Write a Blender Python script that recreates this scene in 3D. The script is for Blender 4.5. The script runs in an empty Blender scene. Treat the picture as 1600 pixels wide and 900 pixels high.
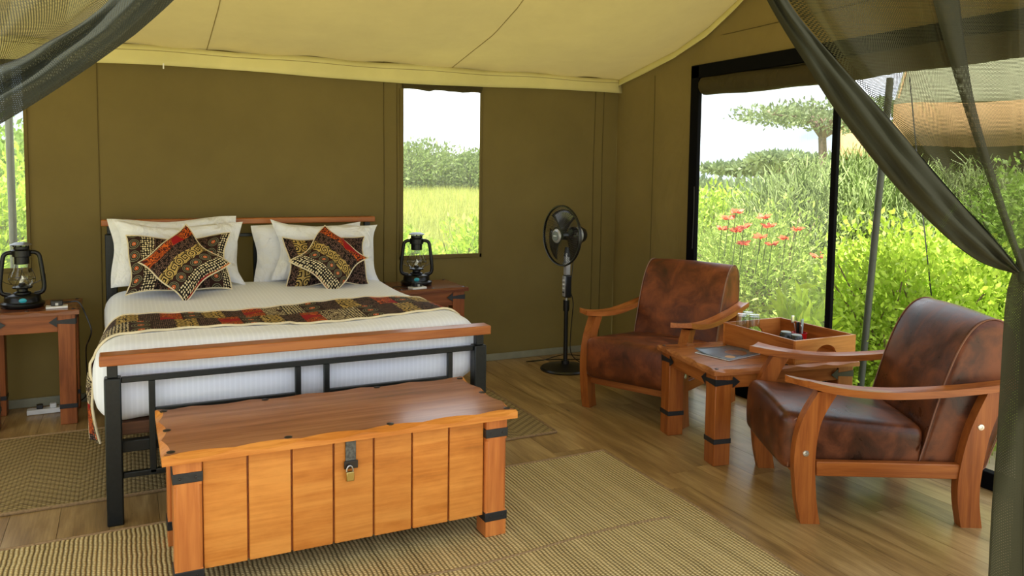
import bpy, math, random
import mathutils
from mathutils import Vector, Matrix
random.seed(7)
SC = bpy.context.scene
COL = SC.collection
PI = math.pi
rad = math.radians

# ------------------------------------------------------------------ camera
FPX, CYP = 1250.0, 358.4
CAM = Vector((0, 0, 1.5))
_y, _p, _r = rad(25.8), rad(4.216), rad(.732)
FW = Vector((math.sin(_y)*math.cos(_p), math.cos(_y)*math.cos(_p), -math.sin(_p)))
RT = Vector((math.cos(_y), -math.sin(_y), 0)); UP = RT.cross(FW)
RT, UP = math.cos(_r)*RT+math.sin(_r)*UP, math.cos(_r)*UP-math.sin(_r)*RT
cd = bpy.data.cameras.new('camera'); cam = bpy.data.objects.new('camera', cd); COL.objects.link(cam)
cd.sensor_width = 36; cd.lens = FPX/1600*36; cd.shift_y = -(450-CYP)/1600; cd.clip_end = 500; cd.clip_start = .05
M = Matrix((RT, UP, -FW)).transposed().to_4x4(); M.translation = CAM; cam.matrix_world = M
SC.camera = cam

def ray(px, py):
    return RT*((px-800)/FPX)+UP*(-(py-CYP)/FPX)+FW
def at(px, py, ax, v):
    """point of the place seen at a pixel, on the plane x/y/z = v"""
    d = ray(px, py); i = 'xyz'.index(ax)
    return CAM+d*((v-CAM[i])/d[i])
def atd(px, py, dist):
    d = ray(px, py); return CAM+d*dist

# ------------------------------------------------------------------ world, sun, exposure
w = bpy.data.worlds.new('sky'); SC.world = w; w.use_nodes = True
nt = w.node_tree; nt.nodes.clear()
def wn(t, **k):
    n = nt.nodes.new(t)
    for a, b in k.items(): setattr(n, a, b)
    return n
tc = wn('ShaderNodeTexCoord'); mp = wn('ShaderNodeMapping'); mp.inputs['Scale'].default_value = (1.6, 1.6, 4.5)
nz = wn('ShaderNodeTexNoise'); nz.inputs['Scale'].default_value = 1.9; nz.inputs['Detail'].default_value = 7; nz.inputs['Roughness'].default_value = .55
cr = wn('ShaderNodeValToRGB')
cr.color_ramp.elements[0].position = .40; cr.color_ramp.elements[0].color = (.33, .40, .46, 1)
cr.color_ramp.elements[1].position = .60; cr.color_ramp.elements[1].color = (.95, .99, 1.05, 1)
bg = wn('ShaderNodeBackground'); bg.inputs['Strength'].default_value = 1.35
out = wn('ShaderNodeOutputWorld')
for a, b in ((tc.outputs['Generated'], mp.inputs[0]), (mp.outputs[0], nz.inputs['Vector']), (nz.outputs['Fac'], cr.inputs[0]), (cr.outputs[0], bg.inputs['Color']), (bg.outputs[0], out.inputs[0])):
    nt.links.new(a, b)
sd = bpy.data.lights.new('sun', 'SUN'); sd.energy = 6.2; sd.angle = rad(2.5); sd.color = (1, .95, .85)
so = bpy.data.objects.new('sun', sd); COL.objects.link(so)
so.rotation_euler = Vector((-.42, -.12, .90)).to_track_quat('Z', 'Y').to_euler()
SC.view_settings.view_transform = 'Standard'; SC.view_settings.look = 'None'
SC.view_settings.gamma = 1; SC.view_settings.exposure = 1.0; SC.view_settings.use_curve_mapping = False
try: SC.cycles.transparent_max_bounces = 20
except Exception: pass

# ------------------------------------------------------------------ shader helpers
class NB:
    def __init__(s, name):
        s.m = bpy.data.materials.new(name); s.m.use_nodes = True
        s.t = s.m.node_tree; s.t.nodes.clear()
        s.out = s.n('ShaderNodeOutputMaterial')
    def n(s, typ, **k):
        x = s.t.nodes.new(typ)
        for a, b in k.items(): setattr(x, a, b)
        return x
    def put(s, sock, v):
        if hasattr(v, 'is_output') or hasattr(v, 'links'): s.t.links.new(v, sock)
        else: sock.default_value = v
    def math(s, op, a, b=0.0, c=None):
        x = s.n('ShaderNodeMath', operation=op); s.put(x.inputs[0], a); s.put(x.inputs[1], b)
        if c is not None: s.put(x.inputs[2], c)
        return x.outputs[0]
    def mix(s, f, a, b, mode='MIX'):
        x = s.n('ShaderNodeMix', data_type='RGBA', blend_type=mode)
        s.put(x.inputs[0], f); s.put(x.inputs[6], a); s.put(x.inputs[7], b); return x.outputs[2]
    def coord(s, kind='Object'):
        return s.n('ShaderNodeTexCoord').outputs[kind]
    def map(s, v, scale=(1, 1, 1), loc=(0, 0, 0), rot=(0, 0, 0)):
        x = s.n('ShaderNodeMapping'); s.put(x.inputs[0], v)
        x.inputs['Scale'].default_value = scale; x.inputs['Location'].default_value = loc; x.inputs['Rotation'].default_value = rot
        return x.outputs[0]
    def noise(s, v, sc=5, det=4, ro=.5, dist=0):
        x = s.n('ShaderNodeTexNoise'); s.put(x.inputs['Vector'], v); x.inputs['Scale'].default_value = sc
        x.inputs['Detail'].default_value = det; x.inputs['Roughness'].default_value = ro; x.inputs['Distortion'].default_value = dist
        return x.outputs['Fac']
    def ramp(s, f, stops, interp='LINEAR'):
        x = s.n('ShaderNodeValToRGB'); r = x.color_ramp; r.interpolation = interp
        while len(r.elements) < len(stops): r.elements.new(.5)
        for e, (p, c) in zip(r.elements, stops): e.position = p; e.color = (*c[:3], 1)
        s.put(x.inputs[0], f); return x.outputs[0]
    def bump(s, h, st=.3, d=.01):
        x = s.n('ShaderNodeBump'); x.inputs['Strength'].default_value = st; x.inputs['Distance'].default_value = d
        s.put(x.inputs['Height'], h); return x.outputs[0]
    def prin(s, col, rough=.5, metal=0, bump=None, spec=.5, coat=0, sheen=0):
        x = s.n('ShaderNodeBsdfPrincipled'); s.put(x.inputs['Base Color'], col if hasattr(col, 'links') else (*col[:3], 1))
        s.put(x.inputs['Roughness'], rough); x.inputs['Metallic'].default_value = metal
        x.inputs['Specular IOR Level'].default_value = spec; x.inputs['Coat Weight'].default_value = coat
        x.inputs['Coat Roughness'].default_value = .15; x.inputs['Sheen Weight'].default_value = sheen
        if bump is not None: s.put(x.inputs['Normal'], bump)
        return x.outputs[0]
    def done(s, sh):
        s.t.links.new(sh, s.out.inputs[0]); return s.m
    def mixs(s, f, a, b):
        x = s.n('ShaderNodeMixShader'); s.put(x.inputs[0], f); s.t.links.new(a, x.inputs[1]); s.t.links.new(b, x.inputs[2]); return x.outputs[0]
    def sep(s, v):
        x = s.n('ShaderNodeSeparateXYZ'); s.put(x.inputs[0], v); return x.outputs

def plain(name, col, rough=.5, metal=0, spec=.5, nscale=0, namt=.15, bump=0, coat=0):
    b = NB(name); c = (*col, 1); bm_ = None
    v = b.coord()
    n = b.noise(v, nscale or 12, 4)
    k = b.ramp(n, [(.25, [x*(1-namt) for x in col]), (.75, [min(1, x*(1+namt)) for x in col])])
    if bump: bm_ = b.bump(n, bump, .004)
    return b.done(b.prin(k, rough, metal, bm_, spec, coat))

def wood(name, c1, c2, axis=0, rough=.38, grain=26, sc=(1, 1, 1), dark=None, coat=.0, mott=0.0):
    b = NB(name); v = b.coord(); info = b.n('ShaderNodeObjectInfo')
    off = b.n('ShaderNodeVectorMath', operation='SCALE'); off.inputs[0].default_value = (3.1, 7.7, 5.3); b.put(off.inputs['Scale'], info.outputs['Random'])
    ad = b.n('ShaderNodeVectorMath', operation='ADD'); b.put(ad.inputs[0], v); b.put(ad.inputs[1], off.outputs[0]); v2 = ad.outputs[0]
    s = [1.0, 1.0, 1.0]; s = [grain if i != axis else grain*.07 for i in range(3)]
    n1 = b.noise(b.map(v2, s), 1.0, 6, .6, .6)
    s2 = [grain*6 if i != axis else grain*.25 for i in range(3)]
    n2 = b.noise(b.map(v2, s2), 1.0, 3, .6)
    n3 = b.noise(b.map(v2, [7 if i != axis else 2.2 for i in range(3)]), 1, 3)
    f = b.math('ADD', b.math('MULTIPLY', n1, .6), b.math('ADD', b.math('MULTIPLY', n2, .25), b.math('MULTIPLY', n3, .3)))
    stops = [(.36, dark or [x*.62 for x in c1]), (.5, c1), (.68, c2)]
    col = b.ramp(f, stops)
    if mott:
        mo = b.noise(b.map(v2, [30 if i != axis else 14 for i in range(3)]), 1, 4, .6)
        col = b.mix(b.math('MULTIPLY', b.math('SUBTRACT', mo, .35), mott), col, (*[x*1.5 for x in c2], 1))
    tint = b.mix(b.math('MULTIPLY', info.outputs['Random'], .28), col, (*[x*.62 for x in c1], 1))
    return b.done(b.prin(tint, rough, 0, b.bump(n2, .06, .002), .32, coat))

def canvas(name, col, trans=.0, tcol=None, wr=.25, fold=1.0):
    b = NB(name); v = b.coord()
    big = b.noise(b.map(v, (1.1*fold, 1.1*fold, .7*fold)), 1.3, 4, .5, .8)
    fine = b.noise(b.map(v, (400, 400, 60)), 1, 2); fine2 = b.noise(b.map(v, (60, 60, 400)), 1, 2)
    stain = b.noise(v, 2.2, 5, .6)
    c = b.ramp(stain, [(.3, [x*.9 for x in col]), (.7, [x*1.08 for x in col])])
    h = b.math('ADD', b.math('MULTIPLY', big, wr*16), b.math('ADD', b.math('MULTIPLY', fine, .02), b.math('MULTIPLY', fine2, .02)))
    bp = b.bump(h, .35, .02)
    sh = b.prin(c, .85, 0, bp, .15)
    if trans:
        t = b.n('ShaderNodeBsdfTranslucent'); t.inputs['Color'].default_value = (*(tcol or col), 1); b.put(t.inputs['Normal'], bp)
        sh = b.mixs(trans, sh, t.outputs[0])
    return b.done(sh)

def leather(name, c1, c2, c3, rough=.33):
    b = NB(name); v = b.coord()
    n = b.noise(v, 7, 6, .62, .5); n2 = b.noise(v, 2.6, 3, .5); f = b.math('ADD', b.math('MULTIPLY', n, .6), b.math('MULTIPLY', n2, .4))
    col = b.ramp(f, [(.36, c1), (.48, c2), (.62, c3)])
    vo = b.n('ShaderNodeTexVoronoi'); vo.inputs['Scale'].default_value = 260; b.put(vo.inputs['Vector'], v)
    wr = b.noise(v, 14, 4, .6)
    h = b.math('ADD', b.math('MULTIPLY', vo.outputs['Distance'], .12), b.math('MULTIPLY', wr, .5))
    rr = b.ramp(n, [(.3, [rough-.06]*3), (.7, [rough+.14]*3)])
    x = b.n('ShaderNodeRGBToBW'); b.put(x.inputs[0], rr)
    return b.done(b.prin(col, x.outputs[0], 0, b.bump(h, .22, .006), .32))

def mesh_cloth(name, col, period, hole, tcol=None):
    """open weave: holes between threads, UVs in metres"""
    b = NB(name); uv = b.coord('UV'); x, y, _ = b.sep(uv)
    fx = b.math('FRACT', b.math('DIVIDE', x, period)); 
    row = b.math('FLOOR', b.math('DIVIDE', y, period)); 
    fy = b.math('FRACT', b.math('DIVIDE', y, period))
    fx = b.math('FRACT', b.math('ADD', b.math('DIVIDE', x, period), b.math('MULTIPLY', row, .5)))
    dx = b.math('ABSOLUTE', b.math('SUBTRACT', fx, .5)); dy = b.math('ABSOLUTE', b.math('SUBTRACT', fy, .5))
    m = b.math('MAXIMUM', dx, dy); op = b.math('LESS_THAN', m, hole/2)
    d = b.prin(col, .8, 0, None, .2); t = b.n('ShaderNodeBsdfTranslucent'); t.inputs['Color'].default_value = (*(tcol or col), 1)
    solid = b.mixs(.35, d, t.outputs[0]); tr = b.n('ShaderNodeBsdfTransparent')
    return b.done(b.mixs(op, solid, tr.outputs[0]))

def gauze(name, col, opac):
    b = NB(name); v = b.coord(); n = b.noise(b.map(v, (90, 90, 1.6)), 1, 3)
    f = b.math('MULTIPLY', n, opac*2)
    d = b.prin(col, .7, 0, None, .2); t = b.n('ShaderNodeBsdfTranslucent'); t.inputs['Color'].default_value = (*col, 1)
    tr = b.n('ShaderNodeBsdfTransparent')
    return b.done(b.mixs(f, tr.outputs[0], b.mixs(.6, d, t.outputs[0])))

def glass_thin(name, tint=(.97, .98, .97), rf=1.0):
    b = NB(name); tr = b.n('ShaderNodeBsdfTransparent'); tr.inputs['Color'].default_value = (*tint, 1)
    g = b.n('ShaderNodeBsdfGlossy'); g.inputs['Roughness'].default_value = .03
    lw = b.n('ShaderNodeLayerWeight'); lw.inputs['Blend'].default_value = .5
    f = b.math('ADD', .04, b.math('MULTIPLY', b.math('POWER', lw.outputs['Facing'], 4), .5*rf))
    return b.done(b.mixs(f, tr.outputs[0], g.outputs[0]))

def african(name, bw=.085, order=(0, 1, 2, 3, 4, 5), axis=0, off=0.0, rows=0):
    """printed cloth: bands of dots, rings, gold meanders, dashes and orange curls (UVs in metres)"""
    b = NB(name); uv = b.coord('UV'); X = b.sep(uv); u, v = (X[0], X[1]) if axis == 0 else (X[1], X[0])
    nj = b.noise(uv, 9, 3); uu = b.math('ADD', b.math('ADD', u, off), b.math('MULTIPLY', b.math('SUBTRACT', nj, .5), .012))
    q = b.math('DIVIDE', uu, bw)
    if rows: q = b.math('ADD', q, b.math('MULTIPLY', b.math('FLOOR', b.math('DIVIDE', v, rows)), 2.6))
    idx = b.math('MODULO', b.math('ADD', b.math('FLOOR', q), len(order)*20), len(order))
    fu = b.math('SUBTRACT', b.math('FRACT', q), .5); fv = b.math('SUBTRACT', b.math('FRACT', b.math('DIVIDE', v, bw)), .5)
    r = b.math('SQRT', b.math('ADD', b.math('MULTIPLY', fu, fu), b.math('MULTIPLY', fv, fv)))
    dark = (.009, .005, .004, 1); brown = (.030, .011, .007, 1); cream = (.72, .60, .36, 1)
    gold = (.50, .34, .10, 1); orange = (.62, .12, .015, 1); red = (.30, .008, .01, 1)
    vo = b.n('ShaderNodeTexVoronoi'); vo.inputs['Scale'].default_value = 66; vo.inputs['Randomness'].default_value = .3; b.put(vo.inputs['Vector'], uv)
    p0 = b.mix(b.math('LESS_THAN', vo.outputs['Distance'], .37), dark, cream)
    ring = b.math('LESS_THAN', b.math('FRACT', b.math('MULTIPLY', r, 8)), .35)
    p1 = b.mix(b.math('MULTIPLY', ring, b.math('LESS_THAN', r, .46)), brown, (.20, .20, .12, 1))
    p1 = b.mix(b.math('LESS_THAN', r, .15), p1, orange); p1 = b.mix(b.math('LESS_THAN', r, .09), p1, red); p1 = b.mix(b.math('LESS_THAN', r, .05), p1, cream)
    hw = bw*.72
    gu = b.math('SUBTRACT', b.math('FRACT', b.math('DIVIDE', uu, hw)), .5); gv = b.math('SUBTRACT', b.math('FRACT', b.math('DIVIDE', v, hw)), .5)
    ch = b.math('MAXIMUM', b.math('ABSOLUTE', gu), b.math('ABSOLUTE', gv)); rr = b.math('SQRT', b.math('ADD', b.math('MULTIPLY', gu, gu), b.math('MULTIPLY', gv, gv)))
    par = b.math('MODULO', b.math('ADD', b.math('FLOOR', b.math('DIVIDE', v, hw)), 60), 2)
    mm = b.math('ADD', b.math('MULTIPLY', ch, b.math('SUBTRACT', 1, par)), b.math('MULTIPLY', rr, par))
    at2 = b.math('DIVIDE', b.math('ARCTAN2', gv, gu), 2*PI)
    sp = b.math('FRACT', b.math('ADD', b.math('MULTIPLY', mm, 3.4), at2))
    p2 = b.mix(b.math('LESS_THAN', sp, .55), dark, gold)
    br = b.n('ShaderNodeTexBrick'); br.inputs['Scale'].default_value = 1; b.put(br.inputs['Vector'], b.map(uv, (1, 1, 1), rot=(0, 0, PI/2 if axis == 0 else 0)))
    br.inputs['Brick Width'].default_value = .022; br.inputs['Row Height'].default_value = .0085; br.inputs['Mortar Size'].default_value = .0012; br.inputs['Mortar Smooth'].default_value = .0
    dn = b.noise(uv, 60, 2)
    p3 = b.mix(b.math('MULTIPLY', br.outputs['Fac'], b.math('GREATER_THAN', dn, .47)), dark, (.22, .12, .085, 1))
    cn = b.noise(uv, 20, 0, .4, 1.6); cf = b.math('LESS_THAN', b.math('FRACT', b.math('MULTIPLY', cn, 6)), .42)
    p4 = b.mix(cf, (.07, .012, .008, 1), orange); p4 = b.mix(b.math('GREATER_THAN', b.noise(uv, 9, 0), .60), p4, red)
    p5 = b.mix(b.math('LESS_THAN', b.math('FRACT', b.math('MULTIPLY', b.noise(uv, 26, 0, .3, .4), 7)), .3), brown, cream)
    ps = [p0, p1, p2, p3, p4, p5]; col = ps[order[0]]
    for i in range(1, len(order)):
        col = b.mix(b.math('COMPARE', idx, float(i), .3), col, ps[order[i]])
    th = b.noise(b.map(uv, (700, 700, 1)), 1, 1)
    return b.done(b.prin(col, .8, 0, b.bump(th, .1, .002), .2))

MAT = {}
def mats():
    m = MAT
    m['wall'] = canvas('wall_canvas', (.138, .103, .037), .03, (.5, .33, .09), .26)
    m['gable'] = canvas('gable_canvas', (.168, .118, .040), .05, (.5, .34, .10), .34, 1.5)
    m['ceil'] = canvas('ceiling_canvas', (.395, .328, .138), .09, (.56, .45, .165), .2, .8)
    m['hem'] = canvas('valance_canvas', (.69, .62, .30), .08, (.85, .70, .28), .15)
    m['seam'] = plain('seam_thread', (.095, .066, .016), .9); m['seamL'] = plain('pale_seam_thread', (.27, .21, .08), .9)
    m['roll'] = canvas('rolled_canvas', (.055, .042, .018), 0, None, .4, 3)
    m['blackweb'] = plain('black_webbing', (.003, .003, .004), .8, 0, .08)
    m['skirt'] = plain('grey_green_skirting', (.24, .235, .16), .7)
    m['sub'] = plain('subfloor', (.05, .035, .02), .8)
    b = NB('floor_plank'); v = b.coord(); info = b.n('ShaderNodeObjectInfo')
    off = b.n('ShaderNodeVectorMath', operation='SCALE'); off.inputs[0].default_value = (13.1, 17.7, 0); b.put(off.inputs['Scale'], info.outputs['Random'])
    ad = b.n('ShaderNodeVectorMath', operation='ADD'); b.put(ad.inputs[0], v); b.put(ad.inputs[1], off.outputs[0]); v2 = ad.outputs[0]
    n1 = b.noise(b.map(v2, (14, 1.6, 1)), 1, 6, .6, .8); n2 = b.noise(b.map(v2, (120, 4, 1)), 1, 3, .6); n4 = b.noise(b.map(v2, (4, 1.3, 1)), 1, 3)
    vo = b.n('ShaderNodeTexVoronoi'); b.put(vo.inputs['Vector'], b.map(v2, (5, 1.4, 1))); vo.inputs['Scale'].default_value = 1.
    kn = b.math('LESS_THAN', vo.outputs['Distance'], .045)
    f = b.math('ADD', b.math('MULTIPLY', n1, .5), b.math('ADD', b.math('MULTIPLY', n2, .22), b.math('MULTIPLY', n4, .3)))
    col = b.ramp(f, [(.36, (.14, .078, .027)), (.50, (.34, .212, .076)), (.66, (.57, .39, .165))])
    col = b.mix(b.math('MULTIPLY', kn, .75), col, (.035, .022, .012, 1))
    col = b.mix(b.math('MULTIPLY', info.outputs['Random'], .22), col, (.15, .10, .05, 1))
    m['plank'] = b.done(b.prin(col, .30, 0, b.bump(n2, .08, .002), .5))
    honey = ((.54, .175, .024), (.72, .29, .055)); red = ((.20, .055, .013), (.34, .105, .028))
    m['honeyH'] = wood('honey_wood', *honey, axis=0, grain=16, mott=.5)
    m['honeyLit'] = wood('honey_wood_lit_edge', *honey, axis=0, grain=26)  # lid edge: light from the front put into its brighter colour
    m['honeyZ'] = wood('honey_wood_post', (.50, .145, .030), (.70, .25, .055), axis=2, grain=18)
    m['lid'] = wood('lid_wood_less_lit', (.30, .115, .045), (.44, .19, .085), axis=0, grain=18, rough=.26, coat=.25)  # same wood as the boards; the top's weaker light put into the colour
    m['redX'] = wood('red_wood_x', *red, axis=0); m['redY'] = wood('red_wood_y', *red, axis=1); m['redZ'] = wood('red_wood_z', *red, axis=2)
    m['armY'] = wood('chair_wood_y', (.29, .080, .015), (.47, .155, .034), axis=1, rough=.28); m['armZ'] = wood('chair_wood_z', (.27, .070, .012), (.43, .135, .026), axis=2, rough=.33); m['armX'] = wood('chair_wood_x', (.28, .076, .014), (.45, .145, .030), axis=0, rough=.33)
    m['nightT'] = wood('nightstand_top_wood', (.15, .045, .02), (.25, .085, .035), axis=0, rough=.22, coat=.3)
    m['tableT'] = wood('coffee_table_top_wood', (.28, .090, .026), (.44, .165, .05), axis=0, rough=.27, coat=.2)
    m['tray'] = wood('tray_wood', (.44, .14, .03), (.62, .23, .055), axis=0, rough=.3)
    m['rail'] = wood('bed_rail_wood', (.34, .10, .024), (.48, .17, .042), axis=0, rough=.3)
    m['iron'] = plain('black_iron', (.008, .010, .009), .38, 0, .35, 60, .3, .12)
    m['strap'] = plain('wrought_strap', (.010, .011, .012), .45, 0, .5, 80, .3, .2)
    m['bolt'] = plain('dark_bolt', (.05, .045, .042), .35, .8)
    m['steel'] = plain('steel', (.6, .6, .58), .3, 1)
    m['brass'] = plain('brass', (.55, .42, .15), .3, 1)
    m['black'] = plain('black_plastic', (.008, .008, .008), .3); m['silver'] = plain('silver_plastic', (.42, .42, .41), .35, .5)
    m['white'] = plain('white_plastic', (.7, .7, .68), .4)
    m['lan'] = plain('lantern_black', (.004, .004, .004), .30, 0, .35)
    m['glass'] = glass_thin('clear_glass', rf=1.6)
    m['tum'] = glass_thin('tumbler_glass', (.93, .96, .96), 1.3)
    m['teal'] = plain('teal_enamel', (.02, .32, .42), .3)
    m['leaA'] = leather('rust_brown_leather', (.040, .013, .005), (.12, .030, .008), (.25, .066, .015), .42)
    m['leaB'] = leather('dark_brown_leather', (.024, .010, .005), (.075, .022, .008), (.19, .055, .017), .30)
    m['pipA'] = plain('pale_piping', (.22, .11, .055), .5); m['pipB'] = plain('brown_piping', (.20, .075, .035), .4)
    b = NB('white_stripe_linen'); v = b.coord(); x, y, z = b.sep(v)
    st = b.math('SINE', b.math('MULTIPLY', x, 2*PI/.022)); n = b.noise(v, 6, 4, .5, .5)
    colw = b.ramp(st, [(.2, (.82, .85, .92)), (.8, (.87, .90, .97))])
    h = b.math('ADD', b.math('MULTIPLY', st, .022), b.math('MULTIPLY', n, 1.1))
    m['linen'] = b.done(b.prin(colw, .62, 0, b.bump(h, .35, .012), .35, sheen=.2))
    b = NB('pillow_cotton'); v = b.coord(); n = b.noise(v, 7, 4, .5, .7)
    m['cotton'] = b.done(b.prin((.85, .86, .89), .75, 0, b.bump(n, 1.0, .05), .2))
    m['cream'] = plain('cream_piping', (.75, .64, .42), .7)
    m['afA'] = african('african_print_cushion', .078, (1, 0, 3, 4, 2, 3, 1, 0), 0, .30)
    m['afB'] = african('african_print_diagonal', .068, (4, 3, 2, 1, 0), 0, .17)
    m['afC'] = african('african_print_cushion_dark', .085, (3, 2, 3, 1, 4, 3), 0, .30)
    m['afD'] = african('african_print_diagonal_b', .068, (0, 1, 2, 3, 4), 0, .17)
    m['afR'] = african('african_print_runner', .10, (1, 2, 3, 4, 5, 0, 1, 3, 2, 3, 4), 0, .0, .26)
    for nm, k in (('rugA', 0), ('rugB', 1)):
        b = NB('sisal_weave_%s' % ('ribbed' if k == 0 else 'diamond')); v = b.coord(); x, y, z = b.sep(v)
        big = b.noise(v, 1.6, 4, .6)
        if k == 0:
            jx = b.math('ADD', x, b.math('MULTIPLY', b.noise(b.map(v, (2, 6, 1)), 2, 2), .012))
            rib = b.math('ABSOLUTE', b.math('SINE', b.math('MULTIPLY', jx, PI/.017)))
            row = b.math('FLOOR', b.math('DIVIDE', jx, .017)); yy = b.math('ADD', b.math('DIVIDE', y, .014), b.math('MULTIPLY', row, .5))
            st = b.math('ABSOLUTE', b.math('SINE', b.math('MULTIPLY', yy, PI)))
            h = b.math('MULTIPLY', rib, b.math('ADD', .45, b.math('MULTIPLY', st, .55)))
            strp = b.noise(b.map(v, (22, .6, 1)), 1, 3)
            f = b.math('ADD', b.math('MULTIPLY', h, .62), b.math('MULTIPLY', strp, .42))
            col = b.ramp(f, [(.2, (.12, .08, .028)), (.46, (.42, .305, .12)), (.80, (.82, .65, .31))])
        else:
            a1 = b.math('ADD', x, b.math('MULTIPLY', y, .35)); 
            rib = b.math('ABSOLUTE', b.math('SINE', b.math('MULTIPLY', y, PI/.020)))
            zz = b.math('PINGPONG', b.math('ADD', x, 0), .22)
            dia = b.math('ABSOLUTE', b.math('SINE', b.math('MULTIPLY', b.math('ADD', y, b.math('MULTIPLY', zz, .8)), PI/.055)))
            st = b.math('ABSOLUTE', b.math('SINE', b.math('MULTIPLY', x, PI/.018)))
            h = b.math('MULTIPLY', rib, b.math('ADD', .5, b.math('MULTIPLY', st, .5)))
            f = b.math('ADD', b.math('MULTIPLY', h, .45), b.math('ADD', b.math('MULTIPLY', dia, .28), b.math('MULTIPLY', big, .3)))
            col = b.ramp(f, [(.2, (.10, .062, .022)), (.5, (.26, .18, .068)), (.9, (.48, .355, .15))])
        m[nm] = b.done(b.prin(col, .8, 0, b.bump(h, .9, .008), .25))
    m['bind'] = plain('rug_binding', (.28, .18, .085), .8, 0, .2, 90, .3, .3)
    m['meshR'] = mesh_cloth('olive_mesh_curtain', (.036, .034, .016), .0046, .60, (.10, .10, .045))
    m['meshL'] = mesh_cloth('dark_olive_mesh_curtain', (.036, .038, .024), .0046, .60, (.10, .10, .05))
    m['meshF'] = mesh_cloth('olive_mesh_folded', (.028, .028, .014), .0042, .16, (.10, .10, .05))
    m['meshG'] = mesh_cloth('dark_olive_mesh_folded', (.032, .036, .025), .0046, .40, (.10, .10, .06))
    m['gauze'] = gauze('window_gauze', (.70, .72, .68), .17)
    m['gauze2'] = gauze('door_gauze', (.68, .70, .64), .13)
    m['pole'] = plain('grey_green_pole', (.055, .062, .052), .5)
    m['rope'] = plain('dark_rope', (.03, .03, .03), .8)
    m['mag'] = plain('grey_blue_cover', (.09, .12, .16), .25, nscale=3); m['page'] = plain('paper', (.75, .74, .70), .7)
    m['magb'] = plain('brown_print', (.17, .07, .03), .35); m['mago'] = plain('ochre_print', (.50, .25, .05), .35)
    m['redpot'] = plain('red_plastic', (.55, .008, .012), .3); m['mug'] = plain('dark_grey_ceramic', (.022, .028, .030), .22)
    m['mugb'] = plain('pale_grey_ceramic', (.32, .38, .38), .4)
    m['basew'] = wood('bed_base_wood', (.09, .035, .015), (.15, .06, .025), axis=0)
    # outdoors
    for nm, c in dict(lime=(.46, .62, .07), lime2=(.38, .50, .11), neon=(.58, .78, .06), leaf=(.25, .40, .06), olive=(.22, .30, .10), sage=(.33, .43, .14), grass=(.46, .50, .12), acac=(.20, .26, .11), far=(.22, .29, .13), shade=(.12, .19, .05)).items():
        b = NB('foliage_'+nm); info = b.n('ShaderNodeObjectInfo'); v = b.coord(); n = b.math('ADD', b.math('MULTIPLY', b.noise(v, 2.0, 3), .5), b.math('MULTIPLY', b.noise(v, 14.0, 2), .5))
        col = b.ramp(n, [(.38, [x*.38 for x in c]), (.5, [x*.85 for x in c]), (.62, [min(1, x*1.3) for x in c])])
        d = b.prin(col, .5, 0, None, .35); t = b.n('ShaderNodeBsdfTranslucent'); b.put(t.inputs['Color'], b.mix(.5, col, (*[min(1, x*1.5) for x in c], 1)))
        m[nm] = b.done(b.mixs(.35, d, t.outputs[0]))
    m['bark'] = plain('bark', (.20, .14, .095), .9, nscale=20, namt=.4, bump=.5)
    m['flower'] = plain('orange_petal', (.80, .11, .03), .5)
    b = NB('ground_soil_grass'); v = b.coord(); n = b.noise(v, .35, 6, .6); n2 = b.noise(v, 6, 5, .65)
    f = b.math('ADD', b.math('MULTIPLY', n, .65), b.math('MULTIPLY', n2, .35))
    m['ground'] = b.done(b.prin(b.ramp(f, [(.38, (.42, .29, .19)), (.47, (.40, .38, .13)), (.62, (.34, .43, .09))]), .95, 0, b.bump(n2, .6, .05), .1))
    m['dirt'] = plain('pale_dirt', (.52, .40, .30), .95, nscale=9, namt=.2, bump=.4)
    m['tentG'] = canvas('neighbour_fly_canvas', (.28, .29, .17), .25, (.4, .42, .25), .3)
    m['tentT'] = canvas('neighbour_tan_canvas', (.50, .33, .15), .25, (.6, .38, .16), .3)
    m['tentD'] = canvas('neighbour_wall_painted_shade', (.14, .13, .07), .0, None, .3)  # wall under the fly, its shade put into a darker canvas colour
    m['deckw'] = plain('verandah_bounce_boards', (.56, .50, .42), .7, nscale=5)  # unseen deck behind the camera, made pale to bounce light into the tent
mats()

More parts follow.
